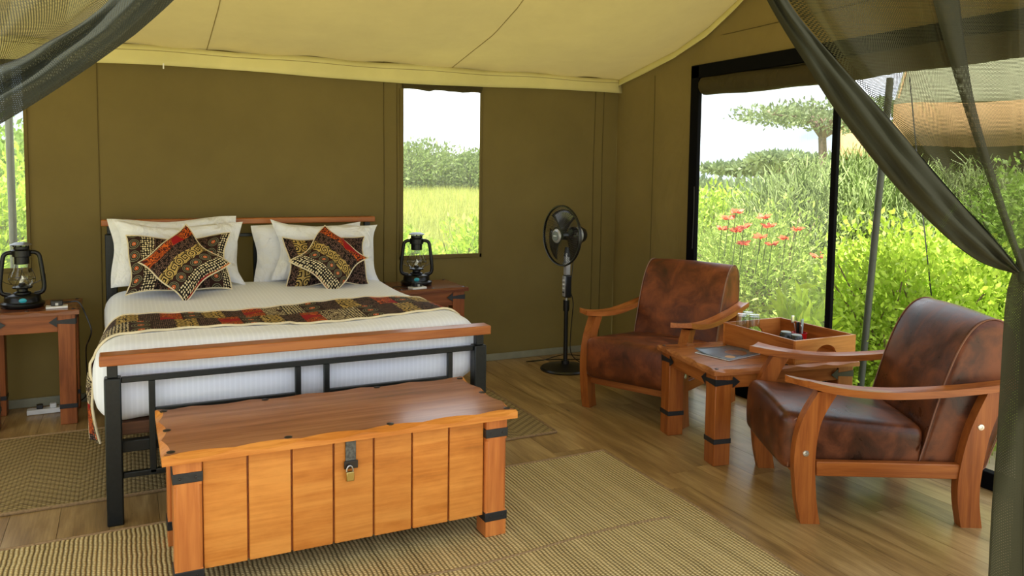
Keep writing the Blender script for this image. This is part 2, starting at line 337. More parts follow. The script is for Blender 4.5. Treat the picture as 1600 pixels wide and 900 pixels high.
# ------------------------------------------------------------------ mesh helpers
class MB:
    def __init__(s): s.v = []; s.f = []; s.uv = {}
    def add(s, vs, fs, T=None, uvs=None):
        o = len(s.v)
        s.v += [tuple(T @ Vector(p)) if T else tuple(p) for p in vs]
        for i, f in enumerate(fs):
            if uvs: s.uv[len(s.f)] = uvs[i]
            s.f.append([j+o for j in f])
        return s
    def box(s, c, d, T=None):
        x, y, z = [k/2 for k in d]; cx, cy, cz = c
        vs = [(cx+a*x, cy+b*y, cz+e*z) for a in (-1, 1) for b in (-1, 1) for e in (-1, 1)]
        return s.add(vs, [(0, 1, 3, 2), (4, 6, 7, 5), (0, 4, 5, 1), (2, 3, 7, 6), (0, 2, 6, 4), (1, 5, 7, 3)], T)
    def bx(s, x0, x1, y0, y1, z0, z1, T=None):
        return s.box(((x0+x1)/2, (y0+y1)/2, (z0+z1)/2), (x1-x0, y1-y0, z1-z0), T)
    def prism(s, poly, h0, h1, ax='y', T=None):
        """polygon in the plane across ax, run from h0 to h1"""
        def P(a, b, h): return {'x': (h, a, b), 'y': (a, h, b), 'z': (a, b, h)}[ax]
        n = len(poly); vs = [P(a, b, h0) for a, b in poly]+[P(a, b, h1) for a, b in poly]
        fs = [list(range(n))[::-1], list(range(n, 2*n))]+[(i, (i+1) % n, n+(i+1) % n, n+i) for i in range(n)]
        return s.add(vs, fs, T)
    def tube(s, pts, r, n=8, closed=False, caps=True):
        pts = [Vector(p) for p in pts]; m = len(pts); rr = r if isinstance(r, (list, tuple)) else [r]*m
        vs = []; nrm = None
        for i, p in enumerate(pts):
            if closed: t = pts[(i+1) % m]-pts[i-1]
            else: t = pts[min(i+1, m-1)]-pts[max(i-1, 0)]
            if t.length < 1e-9: t = Vector((0, 0, 1))
            t.normalize()
            if nrm is None: nrm = t.orthogonal().normalized()
            else:
                nrm = nrm-t*nrm.dot(t)
                nrm = nrm.normalized() if nrm.length > 1e-6 else t.orthogonal().normalized()
            bn = t.cross(nrm)
            for k in range(n):
                a = 2*PI*k/n; vs.append(p+(nrm*math.cos(a)+bn*math.sin(a))*rr[i])
        fs = []
        for i in range(m if closed else m-1):
            j = (i+1) % m
            for k in range(n): fs.append((i*n+k, i*n+(k+1) % n, j*n+(k+1) % n, j*n+k))
        if not closed and caps: fs += [list(range(n))[::-1], [(m-1)*n+k for k in range(n)]]
        return s.add(vs, fs)
    def lathe(s, prof, n=24, c=(0, 0, 0), T=None):
        vs = []; fs = []
        for r, z in prof:
            for k in range(n):
                a = 2*PI*k/n; vs.append((c[0]+r*math.cos(a), c[1]+r*math.sin(a), c[2]+z))
        for i in range(len(prof)-1):
            for k in range(n): fs.append((i*n+k, i*n+(k+1) % n, (i+1)*n+(k+1) % n, (i+1)*n+k))
        return s.add(vs, fs, T)
    def grid(s, nu, nv, fn, uvf=None, T=None):
        vs = [fn(i/nu, j/nv) for j in range(nv+1) for i in range(nu+1)]; fs = []; uvs = []
        for j in range(nv):
            for i in range(nu):
                q = [(i, j), (i+1, j), (i+1, j+1), (i, j+1)]
                fs.append([b*(nu+1)+a for a, b in q])
                if uvf: uvs.append([uvf(a/nu, b/nv) for a, b in q])
        return s.add(vs, fs, T, uvs if uvf else None)
    def rbox(s, c, d, r, n=10, fn=None, T=None):
        """box with rounded edges, optionally bent by fn"""
        hx, hy, hz = [k/2 for k in d]; vs = []; fs = []; idx = {}
        def V(p):
            k = tuple(round(q, 5) for q in p)
            if k not in idx: idx[k] = len(vs); vs.append(p)
            return idx[k]
        H = (hx, hy, hz)
        def samp(h, rr):
            a = [-h, -h+rr*.12, -h+rr*.35, -h+rr*.65, -h+rr]; m = [(-h+rr)+(2*h-2*rr)*i/n for i in range(1, n)]
            return a+m+[-q for q in reversed(a)]
        S = [samp(h, min(r, h*.999)) for h in H]
        for ax in range(3):
            u, v = [(1, 2), (2, 0), (0, 1)][ax]
            for sg in (-1, 1):
                for i in range(len(S[u])-1):
                    for j in range(len(S[v])-1):
                        q = []
                        for a, b in ((i, j), (i+1, j), (i+1, j+1), (i, j+1)):
                            p = [0, 0, 0]; p[ax] = sg*H[ax]; p[u] = S[u][a]; p[v] = S[v][b]; q.append(V(tuple(p)))
                        fs.append(q if sg > 0 else q[::-1])
        o = []
        for p in vs:
            inn = Vector([max(-H[k]+min(r, H[k]), min(H[k]-min(r, H[k]), p[k])) for k in range(3)])
            dlt = Vector(p)-inn
            if dlt.length > 1e-9: dlt = dlt.normalized()*r
            q = inn+dlt
            if fn: q = Vector(fn(q))
            o.append(q+Vector(c))
        return s.add(o, fs, T)
    def build(s, name, mat, parent=None, bevel=0, smooth=40, kind=None, label=None, solid=0, seg=2):
        me = bpy.data.meshes.new(name); me.from_pydata(s.v, [], s.f); 
        if s.uv:
            l = me.uv_layers.new(name='UVMap')
            for pi, u in s.uv.items():
                for k, li in enumerate(me.polygons[pi].loop_indices): l.data[li].uv = u[k]
        me.materials.append(mat); me.validate(); me.update()
        if smooth:
            me.shade_smooth()
            if smooth < 179: me.set_sharp_from_angle(angle=rad(smooth))
        o = bpy.data.objects.new(name, me); COL.objects.link(o)
        if parent: o.parent = parent
        if bevel:
            b = o.modifiers.new('bevel', 'BEVEL'); b.width = bevel; b.segments = seg; b.limit_method = 'ANGLE'; b.angle_limit = rad(40)
        if solid:
            b = o.modifiers.new('solid', 'SOLIDIFY'); b.thickness = solid; b.offset = 0
        if kind: o['kind'] = kind
        if label: o['label'] = label
        return o
def thing(name, label, cat, loc=(0, 0, 0), rz=0, group=None):
    o = bpy.data.objects.new(name, None); COL.objects.link(o); o.location = loc; o.rotation_euler = (0, 0, rz)
    o.empty_display_size = .1; tag(o, label, cat, group); return o
def tag(o, label, cat, group=None, kind=None):
    o['label'] = label; o['category'] = cat
    if group: o['group'] = group
    if kind: o['kind'] = kind
    return o
def struct(o): o['kind'] = 'structure'; return o
def dup(root, loc, rz, label, parent=None):
    r = root.copy(); COL.objects.link(r); r.location = loc; r.rotation_euler = (0, 0, rz); r['label'] = label
    for ch in [c for c in root.children]:
        c = ch.copy(); COL.objects.link(c); c.parent = r
        for g in [g for g in ch.children]:
            d = g.copy(); COL.objects.link(d); d.parent = c
    return r
def lerp(a, b, t): return a+(b-a)*t
def spline(pts, t):
    """Catmull-Rom through points, t in 0..1"""
    n = len(pts)-1; x = min(max(t, 0), 1)*n; i = min(int(x), n-1); f = x-i
    P = [pts[max(i-1, 0)], pts[i], pts[i+1], pts[min(i+2, n)]]
    out = []
    for k in range(len(pts[0])):
        a, b, c, d = [p[k] for p in P]
        out.append(.5*((2*b)+(-a+c)*f+(2*a-5*b+4*c-d)*f*f+(-a+3*b-3*c+d)*f**3))
    return out

# ------------------------------------------------------------------ the tent: floor
XL, XR, YB = -2.2, 3.728, 5.69
fl = struct(MB().bx(XL, XR+.02, .75, YB+.02, -.12, -.012).build('floor', MAT['sub']))
PW = .192; col = 0; x = XL; pool = {}
while x < XR-.01:
    w_ = min(PW, XR-x); y = .75-random.uniform(0, 1.1)
    while y < YB:
        y0, y1 = max(y, .75), min(y+1.28, YB)
        if y1-y0 > .03:
            key = (round(w_, 3), round(y1-y0, 3))
            if key not in pool:
                k = MB().bx(0, w_-.0016, 0, y1-y0-.0016, -.012, 0).build('plank', MAT['plank'], fl, smooth=0); pool[key] = k
            else: k = pool[key].copy(); COL.objects.link(k); k.parent = fl
            k.location = (x, y0, 0)
        y += 1.28
    x += PW
struct(MB().bx(-3.5, 5, -4.5, .74, -.14, -.01).build('verandah_deck', MAT['deckw']))
struct(MB().bx(-90, 90, -60, 130, -.6, -.45).build('ground', MAT['ground'], smooth=0))
# ------------------------------------------------------------------ walls
def wavy(px, pz, s):  # cloth ripple
    return .012*math.sin(px*2.3+s)+.007*math.sin(px*5.1+pz*1.3+s*2)+.012*math.sin(px*3.4-pz*2.6)*math.sin(px*1.1+pz*1.9+1)*min(1, pz)
W1 = (1.850, 2.465, .855, 2.09); W0 = (-1.20, -.55, .867, 2.09)
def wall_panel(name, x0, x1, z0, z1):
    return MB().grid(max(2, int((x1-x0)*12)), max(2, int((z1-z0)*8)), lambda u, v: (lerp(x0, x1, u), YB+wavy(lerp(x0, x1, u), lerp(z0, z1, v), 1)*(1 if name == 'wall' else .6), lerp(z0, z1, v)))
def canvas_wall():
    m = MB(); xs = [XL, W0[0], W0[1], -.147, .9, 1.80, W1[0], W1[1], 3.58, XR+.02]
    NZ = [(0, W1[2]), (W1[2], W1[3]), (W1[3], 2.45)]
    for i in range(len(xs)-1):
        for zz in NZ:
            if zz == NZ[1] and xs[i] in (W0[0], W1[0]): continue
            a, b_ = xs[i], xs[i+1]; nu = max(1, int((b_-a)*14)); nv = max(1, int((zz[1]-zz[0])*7))
            m.grid(nu, nv, lambda u, v: (lerp(a, b_, u), YB+wavy(lerp(a, b_, u), lerp(*zz, v), 1), lerp(*zz, v)))
    return m
bw = struct(canvas_wall().build('wall_back', MAT['wall'], smooth=60))
for sx in (-.147, 1.80, 1.70, 3.58, 3.50):   # doubled seams of the back wall
    MB().tube([(sx, YB-.002+wavy(sx, z, 1), z) for z in [i*.24 for i in range(11)]], .0035, 5).build('seam', MAT['seam'], bw)
def window(n, W, roll=True):
    x0, x1, z0, z1 = W
    g = struct(MB().grid(6, 6, lambda u, v: (lerp(x0, x1, u), YB+.012, lerp(z0, z1, v))).build('window_%d' % n, MAT['gauze'], solid=0))
    for a, b_, c, d in ((x0-.03, x0, z0-.03, z1), (x1, x1+.02, z0-.03, z1), (x0-.03, x1+.02, z0-.03, z0)):
        MB().bx(a, b_, YB-.012, YB+.006, c, d).build('window_frame', MAT['wall'], g, bevel=.003)
    if roll:
        m = MB(); m.tube([(lerp(x0-.01, x1+.01, i/12), YB+.01, z1+.035+.006*math.sin(i*1.3)) for i in range(13)], [.038+.004*math.sin(i*2.1) for i in range(13)], 10)
        m.build('rolled_flap', MAT['roll'], g)
window(1, W1); window(0, W0)
struct(MB().bx(XL, XR, YB-.03, YB-.018, 0, .055).build('baseboard_back', MAT['skirt'], bevel=.003))
# right wall: canvas gable with a tall opening
DY0, DY1, DZ = 1.2, 4.70, 2.255
def rw(y, z): return XR+.014*math.sin(y*5.3)*(1 if z < 2.2 else .5)+.006*math.sin(y*13+z)
m = MB()
m.grid(14, 20, lambda u, v: (rw(lerp(DY1, YB, u), lerp(0, DZ, v)), lerp(DY1, YB, u), lerp(0, DZ, v)))
m.grid(50, 10, lambda u, v: (rw(lerp(.7, YB, u), lerp(DZ, 3.5, v))+.004, lerp(.7, YB, u), lerp(DZ, 3.5, v)))
gw = struct(m.build('wall_right', MAT['gable'], smooth=60))
for zz in ((2.50,)):
    MB().tube([(XR-.004+.004*math.sin(y*3), y, 2.47+.02*math.sin(y*1.1)) for y in [.8+i*.3 for i in range(17)]], .003, 5).build('seam', MAT['seam'], gw)
MB().tube([(rw(5.2, z)-.002, 5.2, z) for z in [i*.25 for i in range(10)]], .003, 5).build('seam', MAT['seam'], gw)
dg = struct(MB().grid(8, 8, lambda u, v: (XR+.005, lerp(3.42, 4.64, u), lerp(.09, 2.12, v))).build('door_1', MAT['gauze2']))
fr = MAT['blackweb']
MB().bx(XR-.022, XR+.012, 4.630, 4.72, .0, DZ+.01).build('door_frame', fr, dg, bevel=.004)
MB().bx(XR-.022, XR+.012, .8, 4.72, 2.175, DZ+.015).build('door_frame', fr, dg, bevel=.004)
MB().bx(XR-.03, XR+.02, .8, 4.72, .0, .085).build('door_sill', fr, dg, bevel=.004)
MB().bx(XR-.015, XR+.012, 3.375, 3.415, .085, 2.175).build('zip_strip', fr, dg, bevel=.004)
MB().bx(XR+.008, XR+.012, .8, 4.64, 2.12, 2.20).build('flap_canvas', MAT['roll'], dg)
MB().tube([(XR+.02+.008*math.sin(y*2.2), y, 2.112+.008*math.sin(y*3)) for y in [1.0+i*.2 for i in range(19)]], [.070+.005*math.sin(i*1.7) for i in range(19)], 12).build('rolled_flap', MAT['roll'], dg)
MB().tube([(XR-.02, 4.645+.004*math.sin(z*9), z) for z in [.95+i*.05 for i in range(10)]], .006, 5).build('zip_cord', MAT['rope'], dg)
# left wall (outside the frame, seen only by its light): canvas with an open side like the right one
m = MB(); m.grid(12, 10, lambda u, v: (XL, lerp(4.7, YB, u), lerp(0, 2.25, v))); m.grid(20, 6, lambda u, v: (XL, lerp(.7, YB, u), lerp(2.25, 3.5, v)))
struct(m.build('wall_left', MAT['gable'], smooth=60))

# ------------------------------------------------------------------ roof liner
def zc(y):   # height of the liner along the depth of the tent
    pts = [(YB, 2.262), (5.31, 2.335), (4.9, 2.41), (4.55, 2.52), (4.23, 2.665), (3.8, 2.92), (3.3, 3.22), (2.9, 3.40), (2.4, 3.20), (1.9, 2.92), (1.4, 2.72), (.9, 2.62)]
    for (a, za), (b_, zb) in zip(pts, pts[1:]):
        if y >= b_: t = (a-y)/(a-b_); return lerp(za, zb, t)
    return 2.62
SX = [-2.2, -1.2, .50, 2.22, XR]
def liner(u, v):
    x = lerp(XL, XR, u); y = lerp(YB+.06, 1.3, v); z = zc(min(y, YB))
    t = (YB-y)/1.6
    d = min(abs(x-s) for s in SX)
    z -= .085*min(1, max(0, t))*(1-math.exp(-d*d/.10)) * (1 if y > 3 else .5)      # belly between the seams
    z -= .010*math.sin(x*11+y*3)*math.exp(-t*3)+.010*math.exp(-((x-2.22)**2)/.02)*math.exp(-t*5)
    z += .03*math.sin(x*1.9)*max(0, min(1, t))*.4
    return (x, y, z)
ce = struct(MB().grid(150, 70, liner).build('ceiling', MAT['ceil'], smooth=180))
for sx in (.50, 2.22):
    def sp(v): p = liner((sx+(.0 if sx < 1 else 0)-XL)/(XR-XL), v); return (p[0], p[1], p[2]-.003)
    MB().tube([sp(i/60) for i in range(45)], .0030, 5).build('seam', MAT['seamL'], ce)
def hem(u, v):
    x = lerp(XL, XR-.015, u); zt = 2.262+.005*math.sin(x*7); sag = .012*math.sin(x*2.1+.8)
    return (x, YB-.035-.020*math.sin(v*PI*.5)-.008*math.sin(x*9)*v, lerp(zt, 2.128+sag+.008*(x/3), v))
h1 = struct(MB().grid(140, 4, hem).build('trim_1', MAT['hem'], smooth=180, solid=.003))
MB().grid(140, 1, lambda u, v: (hem(u, .28)[0], hem(u, .28)[1]-.003, hem(u, .28)[2]+.002-v*.004)).build('seam', MAT['seamL'], h1)
MB().bx(.23, .238, YB-.064, YB-.060, 2.118, 2.152).build('hem_tag', MAT['page'], h1)
def hem2(u, v):
    y = lerp(YB-.03, 1.3, u); z = zc(y); return (XR-.03-.012*v-.006*math.sin(y*8)*v, y, z-.012-.055*v)
struct(MB().grid(90, 3, hem2).build('trim_2', MAT['hem'], smooth=180, solid=.003))

# ------------------------------------------------------------------ rugs
def rug(name, label, x0, x1, y0, y1, mt, wob, z=.0, skew=0):
    def fn(p):
        x, y, zz = p
        return (x+skew*(y-y0)+wob*math.sin(y*3.1)*(1 if x > (x0+x1)/2 else .3), y+wob*math.sin(x*2.7), zz+z+.0012*math.sin(x*6)*math.sin(y*5))
    r = thing(name, label, 'rug')
    def top(u, v): x, y = lerp(x0, x1, u), lerp(y0, y1, v); return fn((x, y, .009))
    m = MB(); m.grid(40, 24, top)
    for a, b_ in (((x0, y0), (x1, y0)), ((x1, y0), (x1, y1)), ((x1, y1), (x0, y1)), ((x0, y1), (x0, y0))):
        m.grid(24, 1, lambda u, v: fn((lerp(a[0], b_[0], u), lerp(a[1], b_[1], u), .009*v)))
    m.grid(1, 1, lambda u, v: (lerp(x0, x1, u), lerp(y0, y1, v), z+.0005))
    m.build('woven_mat', mt, r, smooth=30)
    E = []
    for a, b_ in (((x0, y0), (x1, y0)), ((x1, y0), (x1, y1)), ((x1, y1), (x0, y1)), ((x0, y1), (x0, y0))):
        E.append(MB().tube([fn((lerp(a[0], b_[0], i/24), lerp(a[1], b_[1], i/24), .008)) for i in range(25)], .0075, 6))
    for e in E: e.build('binding', MAT['bind'], r)
    return r
r1 = rug('sisal_rug', 'ribbed straw-coloured sisal rug in front of the bed, under the wooden chest', -1.6, 2.20, 1.15, 3.56, MAT['rugA'], .012, 0, .04)
MB().tube([(lerp(-1.5, 2.10, i/30), 2.72+.03*math.sin(i*.5)-.01*i/30, .0085) for i in range(31)], [.006]*31, 6).build('sewn_seam', MAT['bind'], r1)
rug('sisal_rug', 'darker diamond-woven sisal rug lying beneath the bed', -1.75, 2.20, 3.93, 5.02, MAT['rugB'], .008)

# ------------------------------------------------------------------ bed
bed = thing('bed', 'double bed with black square-tube iron frame and wooden top rails', 'bed', (0, 0, 0))
iron = MAT['iron']; FY = 3.65; HY = 5.60
for x in (-.065, 1.585):
    o = MB().bx(x-.032, x+.032, FY-.032, FY+.032, 0, .625).build('post', iron, bed, bevel=.006)
    MB().bx(x-.02, x+.02, FY-.02, FY+.02, .625, .68).build('post_neck', iron, bed, bevel=.003)
for x in (-.09, 1.55):
    MB().bx(x-.033, x+.033, HY-.033, HY+.033, 0, 1.07).build('post', iron, bed, bevel=.006)
    MB().bx(x-.02, x+.02, HY-.02, HY+.02, 1.07, 1.126).build('post_neck', iron, bed, bevel=.003)
MB().bx(-.112, 1.635, FY-.045, FY+.045, .68, .724).build('foot_rail', MAT['rail'], bed, bevel=.005)
MB().bx(-.142, 1.60, HY-.045, HY+.045, 1.122, 1.16).build('head_rail', MAT['rail'], bed, bevel=.005)
def bar(x0, x1, z0, z1, y=FY, t=.024, nm='footboard_bar'):
    MB().bx(min(x0, x1), max(x0, x1), y-t/2, y+t/2, min(z0, z1), max(z0, z1)).build(nm, iron, bed, bevel=.003)
bar(-.033, 1.553, .598, .622)
for x in (.083, .69, .82, 1.43): bar(x-.013, x+.013, .20, .598)
bar(.096, .677, .455, .479); bar(.833, 1.417, .455, .479); bar(-.033, 1.553, .192, .216)
bar(.096, .677, .34, .36); bar(.833, 1.417, .34, .36)
bar(.14, .16, .216, .34); bar(1.35, 1.37, .216, .34)
bar(-.057, 1.517, 1.035, 1.058, HY, nm='headboard_bar'); bar(-.057, 1.517, .42, .444, HY, nm='headboard_bar')
for x in (.08, .78, .83, 1.38): bar(x-.012, x+.012, .444, 1.035, HY, nm='headboard_bar')
bar(.792, .818, .92, .94, HY, nm='headboard_bar'); bar(.792, .818, .80, .82, HY, nm='headboard_bar')
for x in (-.075, 1.565): MB().bx(x-.02, x+.02, FY+.032, HY-.033, .285, .345).build('side_rail', iron, bed, bevel=.004)
MB().bx(-.055, 1.545, FY+.04, FY+.08, .285, .335).build('cross_rail', iron, bed, bevel=.004)
MB().bx(-.05, 1.54, FY+.09, HY-.04, .345, .40).build('bed_base', MAT['basew'], bed, bevel=.004)
# mattress with duvet
def duv(q):
    x, y, z = q; k = (z+.17)/.34
    x += .022*math.sin(y*3.3+1)*(1 if x < 0 else -.6)*abs(x)/.85
    y += .012*math.sin(x*6)*(1 if y < 0 else 0)
    z += .010*math.sin(x*2.2+y*1.3)+.008*math.sin(x*5+y*4)
    if z < -.10: z += .010*math.sin(x*9+y*7)
    # softly bulging sides
    x *= 1+.02*(1-(z/.17)**2) if abs(z) < .17 else 1
    return (x, y, z)
dv = MB(); dv.rbox((.745, 4.60, .575), (1.70, 1.80, .34), .105, 26, duv)
dv = dv.build('duvet', MAT['linen'], smooth=180)
tag(dv, 'white striped cotton bedding over the mattress of the double bed', 'bedding')
# runner laid over the duvet
import bisect
def duvet_top():
    me = dv.data; bvh = mathutils.bvhtree.BVHTree.FromPolygons([v.co for v in me.vertices], [tuple(p.vertices) for p in me.polygons]); return bvh
from mathutils.bvhtree import BVHTree
bvh = BVHTree.FromPolygons([v.co.copy() for v in dv.data.vertices], [tuple(p.vertices) for p in dv.data.polygons])
RL = 1.70+.46+.30
def runner(s, t):
    """s: metres across from the left hem, t 0..1 from foot side to head side"""
    yfoot = 3.965; yhead = 4.44
    d = s-.50
    y = lerp(yfoot-.035*(1 if d > .8 else .0), yhead-(.10 if d > 1.3 else 0)*min(1, max(0, (d-1.3)/.4)), t)
    # walk the rounded cross section: side, shoulder, top, shoulder, side
    x0, x1, top, r = -.115, 1.60, .748, .11
    L = [.40, PI/2*r, (x1-x0)-2*r, PI/2*r, .30]
    a = s
    if a < L[0]: p = (x0-.012-.03*math.sin((L[0]-a)*4), top-r-(L[0]-a)); n = (-1, 0)
    elif a < sum(L[:2]): th = (a-L[0])/r; p = (x0+r-r*math.cos(th), top-r+r*math.sin(th)); n = (-math.cos(th), math.sin(th))
    elif a < sum(L[:3]): p = (x0+r+(a-sum(L[:2])), top); n = (0, 1)
    elif a < sum(L[:4]): th = (a-sum(L[:3]))/r; p = (x1-r+r*math.sin(th), top-r+r*math.cos(th)); n = (math.sin(th), math.cos(th))
    else: p = (x1+.012, top-r-(a-sum(L[:4]))); n = (1, 0)
    q = Vector((p[0], y, p[1]))
    hit = bvh.find_nearest(q)
    if hit[0] is not None and L[0]-.10 < a < sum(L[:4])+.05:
        q = hit[0]+hit[1]*(.006+.002*math.sin(a*40+t*5))
    if a < L[0]: 
        q.y += .02*math.sin(a*9)-.30*(L[0]-a)*t; q.x -= .010*math.sin(t*9+a*3)+.040*t*min(1, (L[0]-a)/.15)-.03*max(0, (.18-a)/.18)
        if a < .12: q.y = lerp(q.y, yfoot+.06, (.12-a)/.12*.75)
    return q
LT = .40+PI/2*.11*2+(1.715-.22)+.30
rn = MB().grid(150, 14, lambda u, v: runner(u*LT, v), lambda u, v: (u*LT+.02, v*.47)).build('printed_runner', MAT['afR'], smooth=180)
rn_root = thing('bed_runner', 'African-print bed runner with cream edge laid across the foot of the duvet', 'bed runner')
rn.parent = rn_root; rn.name = 'runner_cloth'
MB().tube([runner(i/120*LT, 0)+Vector((0, -.003, .002)) for i in range(121)], .006, 6).build('cream_edging', MAT['cream'], rn_root, label='cream piped edge')
MB().tube([runner(i/120*LT, 1)+Vector((0, .003, .002)) for i in range(121)], .004, 6).build('cream_edging', MAT['cream'], rn_root, label='cream piped edge')

# pillows
def pillow(name, label, cat, c, w_, h_, t, mt, tilt, roll, yaw=0, pip=None, ear=.05, group=None, seed=0, uvr=0):
    rnd = random.Random(seed); ph = [rnd.uniform(0, 6) for _ in range(6)]
    def outl(u, v):
        a, b_ = u*2-1, v*2-1
        ex = w_/2*a*(1-ear*(1-b_*b_)); ez = h_/2*b_*(1-ear*1.3*(1-a*a))
        ex += .008*math.sin(b_*4+ph[0]); ez += .010*math.sin(a*4+ph[1])
        return a, b_, ex, ez
    def side(sg):
        def f(u, v):
            a, b_, x, z = outl(u, v)
            th = t*max(0, (1-a**4)*(1-b_**4))**.55
            wr = .022*math.sin(a*5+ph[2]+b_*3)*math.sin(b_*4+ph[3])*(1-a*a)*(1-b_*b_)+.009*math.sin((a+b_)*13+ph[4])*(1-abs(a*b_))*min(1, th/t*1.5)*(.5 if pip else 1)
            return (x, sg*(th/2+wr*.7) , z)
        return f
    r = thing(name, label, cat, c, 0, group)
    r.rotation_mode = 'XYZ'
    r.rotation_euler = (Matrix.Rotation(yaw, 3, 'Z') @ Matrix.Rotation(tilt, 3, 'X') @ Matrix.Rotation(roll, 3, 'Y')).to_euler()
    m = MB(); N = 22
    uvf = lambda u, v: ((u-.5)*w_, (v-.5)*h_)
    m.grid(N, N, side(-1), uvf); g = MB().grid(N, N, side(1), uvf)
    m.add(g.v, [f[::-1] for f in g.f], None, [g.uv[i][::-1] for i in range(len(g.f))])
    m.build('cushion_cover' if pip else 'pillowcase', mt, r, smooth=180)
    if pip:
        P = []
        for k in range(16): P.append(side(1)(k/16, 0))
        for k in range(16): P.append(side(1)(1, k/16))
        for k in range(16): P.append(side(1)(1-k/16, 1))
        for k in range(16): P.append(side(1)(0, 1-k/16))
        MB().tube([(p[0], 0, p[2]) for p in P], .0048, 6, closed=True).build('piping', pip, r, label='cream piping')
    return r
P5 = lambda px, py, y: at(px, py, 'y', y)
cot = MAT['cotton']
pillow('pillow', 'white pillow at the back of the left stack, its corner peeking out at the headboard', 'pillow', P5(276, 393, 5.46), .76, .43, .13, cot, rad(-14), rad(-1), 0, seed=1)
pillow('pillow', 'front white pillow on the left of the bed, behind the cushions with dots and rings', 'pillow', P5(281, 396, 5.33), .76, .42, .15, cot, rad(-20), rad(1.5), 0, ear=.14, seed=2)
pillow('pillow', 'white pillow at the back of the right stack, showing at the middle of the headboard', 'pillow', P5(484, 396, 5.46), .74, .41, .13, cot, rad(-14), 0, 0, seed=3)
pillow('pillow', 'front white pillow on the right of the bed, its corner rising past the rail', 'pillow', P5(511, 392, 5.33), .72, .41, .15, cot, rad(-20), rad(3), 0, ear=.14, seed=4)
cr_ = MAT['cream']
pillow('cushion', 'rectangular African-print cushion with dots and rings, upright behind the left diamond cushion', 'cushion', P5(280, 412, 5.16), .585, .365, .13, MAT['afA'], rad(-24), 0, 0, cr_, .11, seed=5)
pillow('cushion', 'African-print cushion with cream piping turned on its corner, left side of the bed', 'cushion', P5(287, 411, 5.02), .355, .355, .12, MAT['afB'], rad(-30), rad(45+3), 0, cr_, .10, seed=6)
pillow('cushion', 'rectangular dark African-print cushion upright behind the right diamond cushion', 'cushion', P5(511, 408, 5.16), .535, .345, .13, MAT['afC'], rad(-24), 0, 0, cr_, .11, seed=7)
pillow('cushion', 'African-print cushion with cream piping turned on its corner, right side of the bed', 'cushion', P5(516, 405, 5.02), .345, .345, .12, MAT['afD'], rad(-30), rad(-45-1), 0, cr_, .10, seed=8)

# ------------------------------------------------------------------ scalloped table tops
def scallop_top(w_, d_, z0, z1, amp=.014, per=.16, ph=0, inset=.008):
    """board with a hand-carved wavy bevel round its upper edge"""
    pts = []
    def edge(a, b_, n, k):
        L = (Vector(b_)-Vector(a)).length; nn = Vector(((b_[1]-a[1]), -(b_[0]-a[0])))/L
        for i in range(n):
            t = i/n; p = Vector(a)+(Vector(b_)-Vector(a))*t; s_ = abs(math.sin(PI*(t*L/per)+ph+k*1.3))
            pts.append((p, nn, inset+amp*s_*min(1, max(0, t*L-.013)/.04, max(0, (1-t)*L-.013)/.04), k))
    A = [(0, 0), (w_, 0), (w_, d_), (0, d_)]
    for k in range(4):
        L = w_ if k % 2 == 0 else d_; edge(A[k], A[(k+1) % 4], max(8, int(L/.012)), k)
    n = len(pts); vs = []
    for p, nn, a, k in pts: vs.append((p.x, p.y, z0))
    for p, nn, a, k in pts: vs.append((p.x, p.y, z1-a*.62-.002))
    c = Vector((w_/2, d_/2))
    for p, nn, a, k in pts:
        q = p-Vector(nn)*a
        if k % 2 == 0: q.x = min(max(q.x, .012), w_-.012)
        else: q.y = min(max(q.y, .012), d_-.012)
        vs.append((q.x, q.y, z1))
    vs += [(w_/2, d_/2, z0), (w_/2, d_/2, z1)]
    fs = [((i+1) % n, i, 3*n) for i in range(n)]+[(2*n+i, 2*n+(i+1) % n, 3*n+1) for i in range(n)]
    for k in (0, 1):
        for i in range(n): j = (i+1) % n; fs.append((k*n+i, k*n+j, (k+1)*n+j, (k+1)*n+i))
    return MB().add(vs, fs)
def bolt(parent, x, y, z, r=.011, mt=None, nm='bolt'):
    return MB().lathe([(0, .003), (r*.6, .003), (r, .0012), (r, -.002)], 12, (x, y, z)).build(nm, mt or MAT['bolt'], parent)
def arrow_strap(T0, L, hgt=.030, thick=.003, both=False):
    """polygon (length, height) of a strap with an arrow head at its end"""
    h = hgt/2; k = h*1.5
    return [(0, -h), (L*.55, -h*.62), (L-k*1.6, -h*.55), (L-k*1.6, -k*1.15), (L, 0), (L-k*1.6, k*1.15), (L-k*1.6, h*.55), (L*.55, h*.62), (0, h)]

# ------------------------------------------------------------------ chest
ch = thing('wooden_chest', 'honey-coloured wooden chest with scalloped lid and black iron bands at the foot of the bed', 'chest', (.09, 2.845, .0095), rad(.3))
CW, CD = 1.325, .585
lm_ = scallop_top(CW, CD, .488, .522, .022, .23, .0, .006)
nf = len(lm_.f)//2; cap = MB().add(lm_.v, lm_.f[:nf]); rim = MB().add(lm_.v, lm_.f[nf:])
cap.build('lid', MAT['lid'], ch, smooth=0); rim.build('lid_edge', MAT['honeyLit'], ch, smooth=25, label='carved wavy edge of the lid, front light put into its brighter wood colour')
for x, y in ((.03, .04), (.42, .035), (.80, .035), (CW-.03, .04), (.03, .29), (CW-.03, .29), (.03, CD-.04), (.42, CD-.035), (.90, CD-.035), (CW-.03, CD-.04)):
    bolt(ch, x, y, .5225, .014)
def leg_post(par, x0, y0, s_, z1, mat, nm='leg'):
    c = s_*.16
    return MB().bx(x0, x0+s_, y0, y0+s_, 0, z1).build(nm, mat, par, bevel=.006)
S_ = .092
